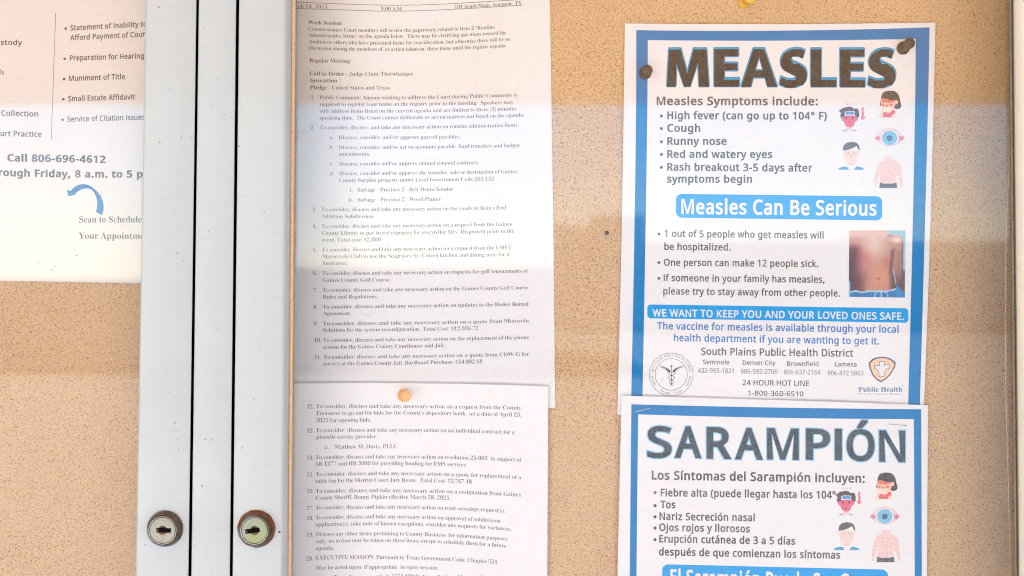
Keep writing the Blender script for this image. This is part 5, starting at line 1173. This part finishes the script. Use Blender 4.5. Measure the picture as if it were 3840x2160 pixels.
    dots = [(808, 1025), (850, 1033), (760, 1045), (893, 1045), (945, 1056), (797, 1082), (853, 1082), (783, 1112), (831, 1118), (912, 1100), (685, 1134), (968, 1133), (800, 1154), (851, 1153), (880, 1140), (704, 1178), (948, 1176), (810, 1190), (757, 1226), (805, 1222), (848, 1222), (889, 1224), (663, 1232), (990, 1230), (750, 1255), (845, 1260), (672, 1190), (672, 1306), (992, 1290)]
    put('rash_torso_picture', [
        ([(786, 940), (874, 940), (878, 975), (925, 1000), (965, 1025), (990, 1080), (996, 1180), (1006, 1270), (998, 1322), (976, 1318), (962, 1240), (940, 1185), (928, 1160), (922, 1230), (930, 1278), (722, 1278), (728, 1230), (722, 1160), (706, 1190), (694, 1245), (680, 1320), (655, 1318), (655, 1240), (668, 1160), (684, 1080), (705, 1030), (745, 1000), (784, 978)], (238, 208, 206)),
        ([circle(x, y, 6.5, 6.5, 8) for x, y in dots], (222, 130, 146)),
        ([(722, 1268), (770, 1280), (880, 1280), (930, 1268), (936, 1334), (715, 1334)], (74, 80, 92))], 'torso')
icons(post1, dict(girl=(0, 0), fever=(0, 0), cry=(0, 0), eye=(0, 0), torso=(0, 0)))
icons(post2, dict(girl=(-14, 1432), fever=(-13, 1441), cry=(-17, 1426), eye=(-18, 1419), torso=(-10, 1403)))

# ---- Spanish poster lettering
FT = [('S', 288, 468, 573, 218), ('A', 488, 687, 574, 218), ('R', 724, 908, 580, 218), ('A', 932, 1137, 585, 218), ('M', 1168, 1400, 586, 216), ('P', 1453, 1632, 588, 216), ('I', 1665, 1717, 591, 216), ('Ó', 1752, 1957, 596, 217), ('N', 1992, 2182, 603, 217)]
for nm, mt, ex, ly in (('title_outline', M['halo_ink'], 36, 1), ('title_lettering', M['toner_title'], 0, 2)):
    mbt = MB()
    for c, x0, x1, yb, cap in FT:
        e = ex * cap / 1000
        x0_, x1_ = (x0 - e, x1 + e)
        post2.text(M3, c, x0_, x1_, yb, yb + (x1 - x0) * 0.018, cap, wx=43 + ex, wy=32 + ex, layer=ly, mb=mbt)
    mbt.build(nm, mt, post2.root)
post2.text(M3, 'Los Síntomas del Sarampión incluyen:', 321, 1885, 739, 763, 62, **S1)
for y, s_, x0, x1, yb, ye in ((836, 'Fiebre alta (puede llegar hasta los 104°', 387, 1672, 862, 880), (932, 'Tos', 385, 495, 950, 951), (1015, 'Nariz Secreción nasal', 378, 1078, 1036, 1046), (1097, 'Ojos rojos y llorosos', 376, 1042, 1117, 1128), (1182, 'Erupción cutánea de 3 a 5 días', 376, 1375, 1201, 1218)):
    bullet(post2, M3, 345, y, 12); post2.text(M3, s_, x0, x1, yb, ye, 53, **S1)
post2.text(M3, 'F', 1700, 1732, 882, 882, 50, **S1)
post2.text(M3, 'después de que comienzan los síntomas', 374, 1705, 1296, 1321, 53, **S1)
post2.banner('banner', M3(398, 1362), M3(2055, 1402), M3(398, 1545), M3(2055, 1588), 45 * M3.k, M['sky_ink'])
post2.text(M3, 'El Sarampión Puede Ser Grave', 458, 1995, 1510, 1548, 107, mat=M['text_white'], layer=2, wx=52, wy=38)

# ------------------------------------------------------------------ pins, staples, thread
M['pin_black'] = plain('dusty_black_plastic', (0.030, 0.028, 0.025), 0.45, var=0.6, scale=900, bmp=0.4)
M['pin_orange'] = plain('orange_plastic', (0.92, 0.44, 0.11), 0.4, var=0.1, scale=400)
M['pin_yellow'] = plain('yellow_plastic', (0.80, 0.46, 0.03), 0.4, var=0.1, scale=400)
M['steel'] = plain('staple_steel', (0.72, 0.70, 0.68), 0.25, metal=1.0)
def push_pin(px, py, d, mat, tilt, label):
    c = P(px, py, d)
    root = empty('push_pin', c)
    tag(root, label, 'push pin', 'push pins holding the notices')
    def tl(v):  # lean the pin: shift sideways with height
        return [Vector((p.x + tilt[0] * -p.y, p.y, p.z + tilt[1] * -p.y)) for p in v]
    v, f = lathe([(0.0001, 0.0002), (0.0044, 0.0002), (0.00455, 0.0008), (0.0044, 0.0017), (0.0038, 0.0024), (0.0026, 0.0030)], 36)
    part('flange', (tl(v), f), c, mat, root, True)
    v, f = lathe([(0.0026, 0.0030), (0.0023, 0.0055), (0.0024, 0.0085), (0.0030, 0.0102)], 36)
    part('grip', (tl(v), f), c, mat, root, True)
    v, f = lathe([(0.0030, 0.0102), (0.0036, 0.0108), (0.0038, 0.0117), (0.0036, 0.0126), (0.0028, 0.0131), (0.0015, 0.0133), (0.00005, 0.0133)], 36)
    part('head', (tl(v), f), c, mat, root, True)
push_pin(2419, 274, post1.z(2419, 274), M['pin_black'], (0.04, 0.01), 'black push pin on the left blue border of the English poster')
push_pin(3385, 182, post1.z(3385, 182), M['pin_black'], (0.12, 0.13), 'black push pin tilted in the top right corner of the English poster')
push_pin(1514, 1482, page2.z(1514, 1482), M['pin_orange'], (0.20, 0.02), 'orange push pin at the top of the lower agenda page')
push_pin(2788, 8, 0.0, M['pin_yellow'], (0.22, 0.02), 'yellow push pin in the bare board at the top edge')

def tube(name, pts, r, mat, parent=None, loc=None, n=8):
    v = []; f = []
    for i, p in enumerate(pts):
        a = pts[max(0, i - 1)]; b = pts[min(len(pts) - 1, i + 1)]
        t = (b - a).normalized(); u = t.orthogonal().normalized()
        ref = Vector((0, 1, 0)); 
        u = (ref - t * ref.dot(t)); u = u.normalized() if u.length > 1e-3 else t.orthogonal().normalized()
        w = t.cross(u)
        for k in range(n): v.append(p + (u * math.cos(2 * math.pi * k / n) + w * math.sin(2 * math.pi * k / n)) * r)
    for i in range(len(pts) - 1):
        for k in range(n):
            j = (k + 1) % n; f.append((i * n + k, i * n + j, (i + 1) * n + j, (i + 1) * n + k))
    f += [tuple(range(n)), tuple(range((len(pts) - 1) * n, len(pts) * n))]
    return mesh_obj(name, v, f, mat, parent, loc=loc, smooth=True)
def staple(a, b, label):
    (x0, y0), (x1, y1) = M3(*a), M3(*b)
    z0, z1 = post2.z(x0, y0), post2.z(x1, y1)
    pts = [P(x0, y0, z0 - 0.004), P(x0, y0, z0 + 0.0003), P(x0 + (x1 - x0) * .05, y0 + (y1 - y0) * .05, z0 + 0.0007)] + [P(x0 + (x1 - x0) * k / 4, y0 + (y1 - y0) * k / 4, z0 + 0.0008) for k in (1, 2, 3)] + [P(x0 + (x1 - x0) * .95, y0 + (y1 - y0) * .95, z1 + 0.0007), P(x1, y1, z1 + 0.0003), P(x1, y1, z1 - 0.004)]
    o = tube('staple', pts, 0.00027, M['steel'], loc=P((x0 + x1) / 2, (y0 + y1) / 2, z0))
    tag(o, label, 'staple', 'staples in the Spanish poster')
staple((190, 247), (312, 215), 'slanting staple in the blue top left corner of the Spanish poster')
staple((2062, 335), (2195, 345), 'nearly level staple above the last letter of the Spanish title')
M['thread'] = plain('tan_thread', (0.75, 0.48, 0.22), 0.6)
th = [(3786, 470), (3784, 640), (3776, 800), (3771, 980), (3770, 1200), (3771, 1400), (3775, 1600), (3781, 1800), (3786, 2000), (3791, 2200), (3795, 2400)]
pts = []
for i in range(60):
    t_ = i / 59 * (len(th) - 1); k = min(int(t_), len(th) - 2); fr_ = t_ - k
    x = th[k][0] * (1 - fr_) + th[k + 1][0] * fr_; y = th[k][1] * (1 - fr_) + th[k + 1][1] * fr_
    pts.append(P(x + random.uniform(-.5, .5), y, 0.0560))
tag(tube('loose_thread', pts, 0.00022, M['thread'], loc=P(3775, 1400, 0.0560)), 'thin tan thread hanging behind the glass beside the right-hand gasket', 'thread')
# a chipped hole in the board between the agenda and the posters
hp = [(2268, 865), (2279, 866), (2284, 872), (2282, 881), (2273, 880), (2267, 884), (2270, 874)]
t = tessellate_polygon([[Vector((x, y, 0)) for x, y in hp]])
mb = MB(); mb.add([P(x, y, 0.0001) for x, y in hp], t); mb.build('chipped_hole', M['gapback'], case)
part('tack_hole', lathe([(0.0007, 0.0001), (0.0010, 0.0004), (0.0013, 0.0001)], 16), P(3717, 113, 0.0001), M['thread'], case)
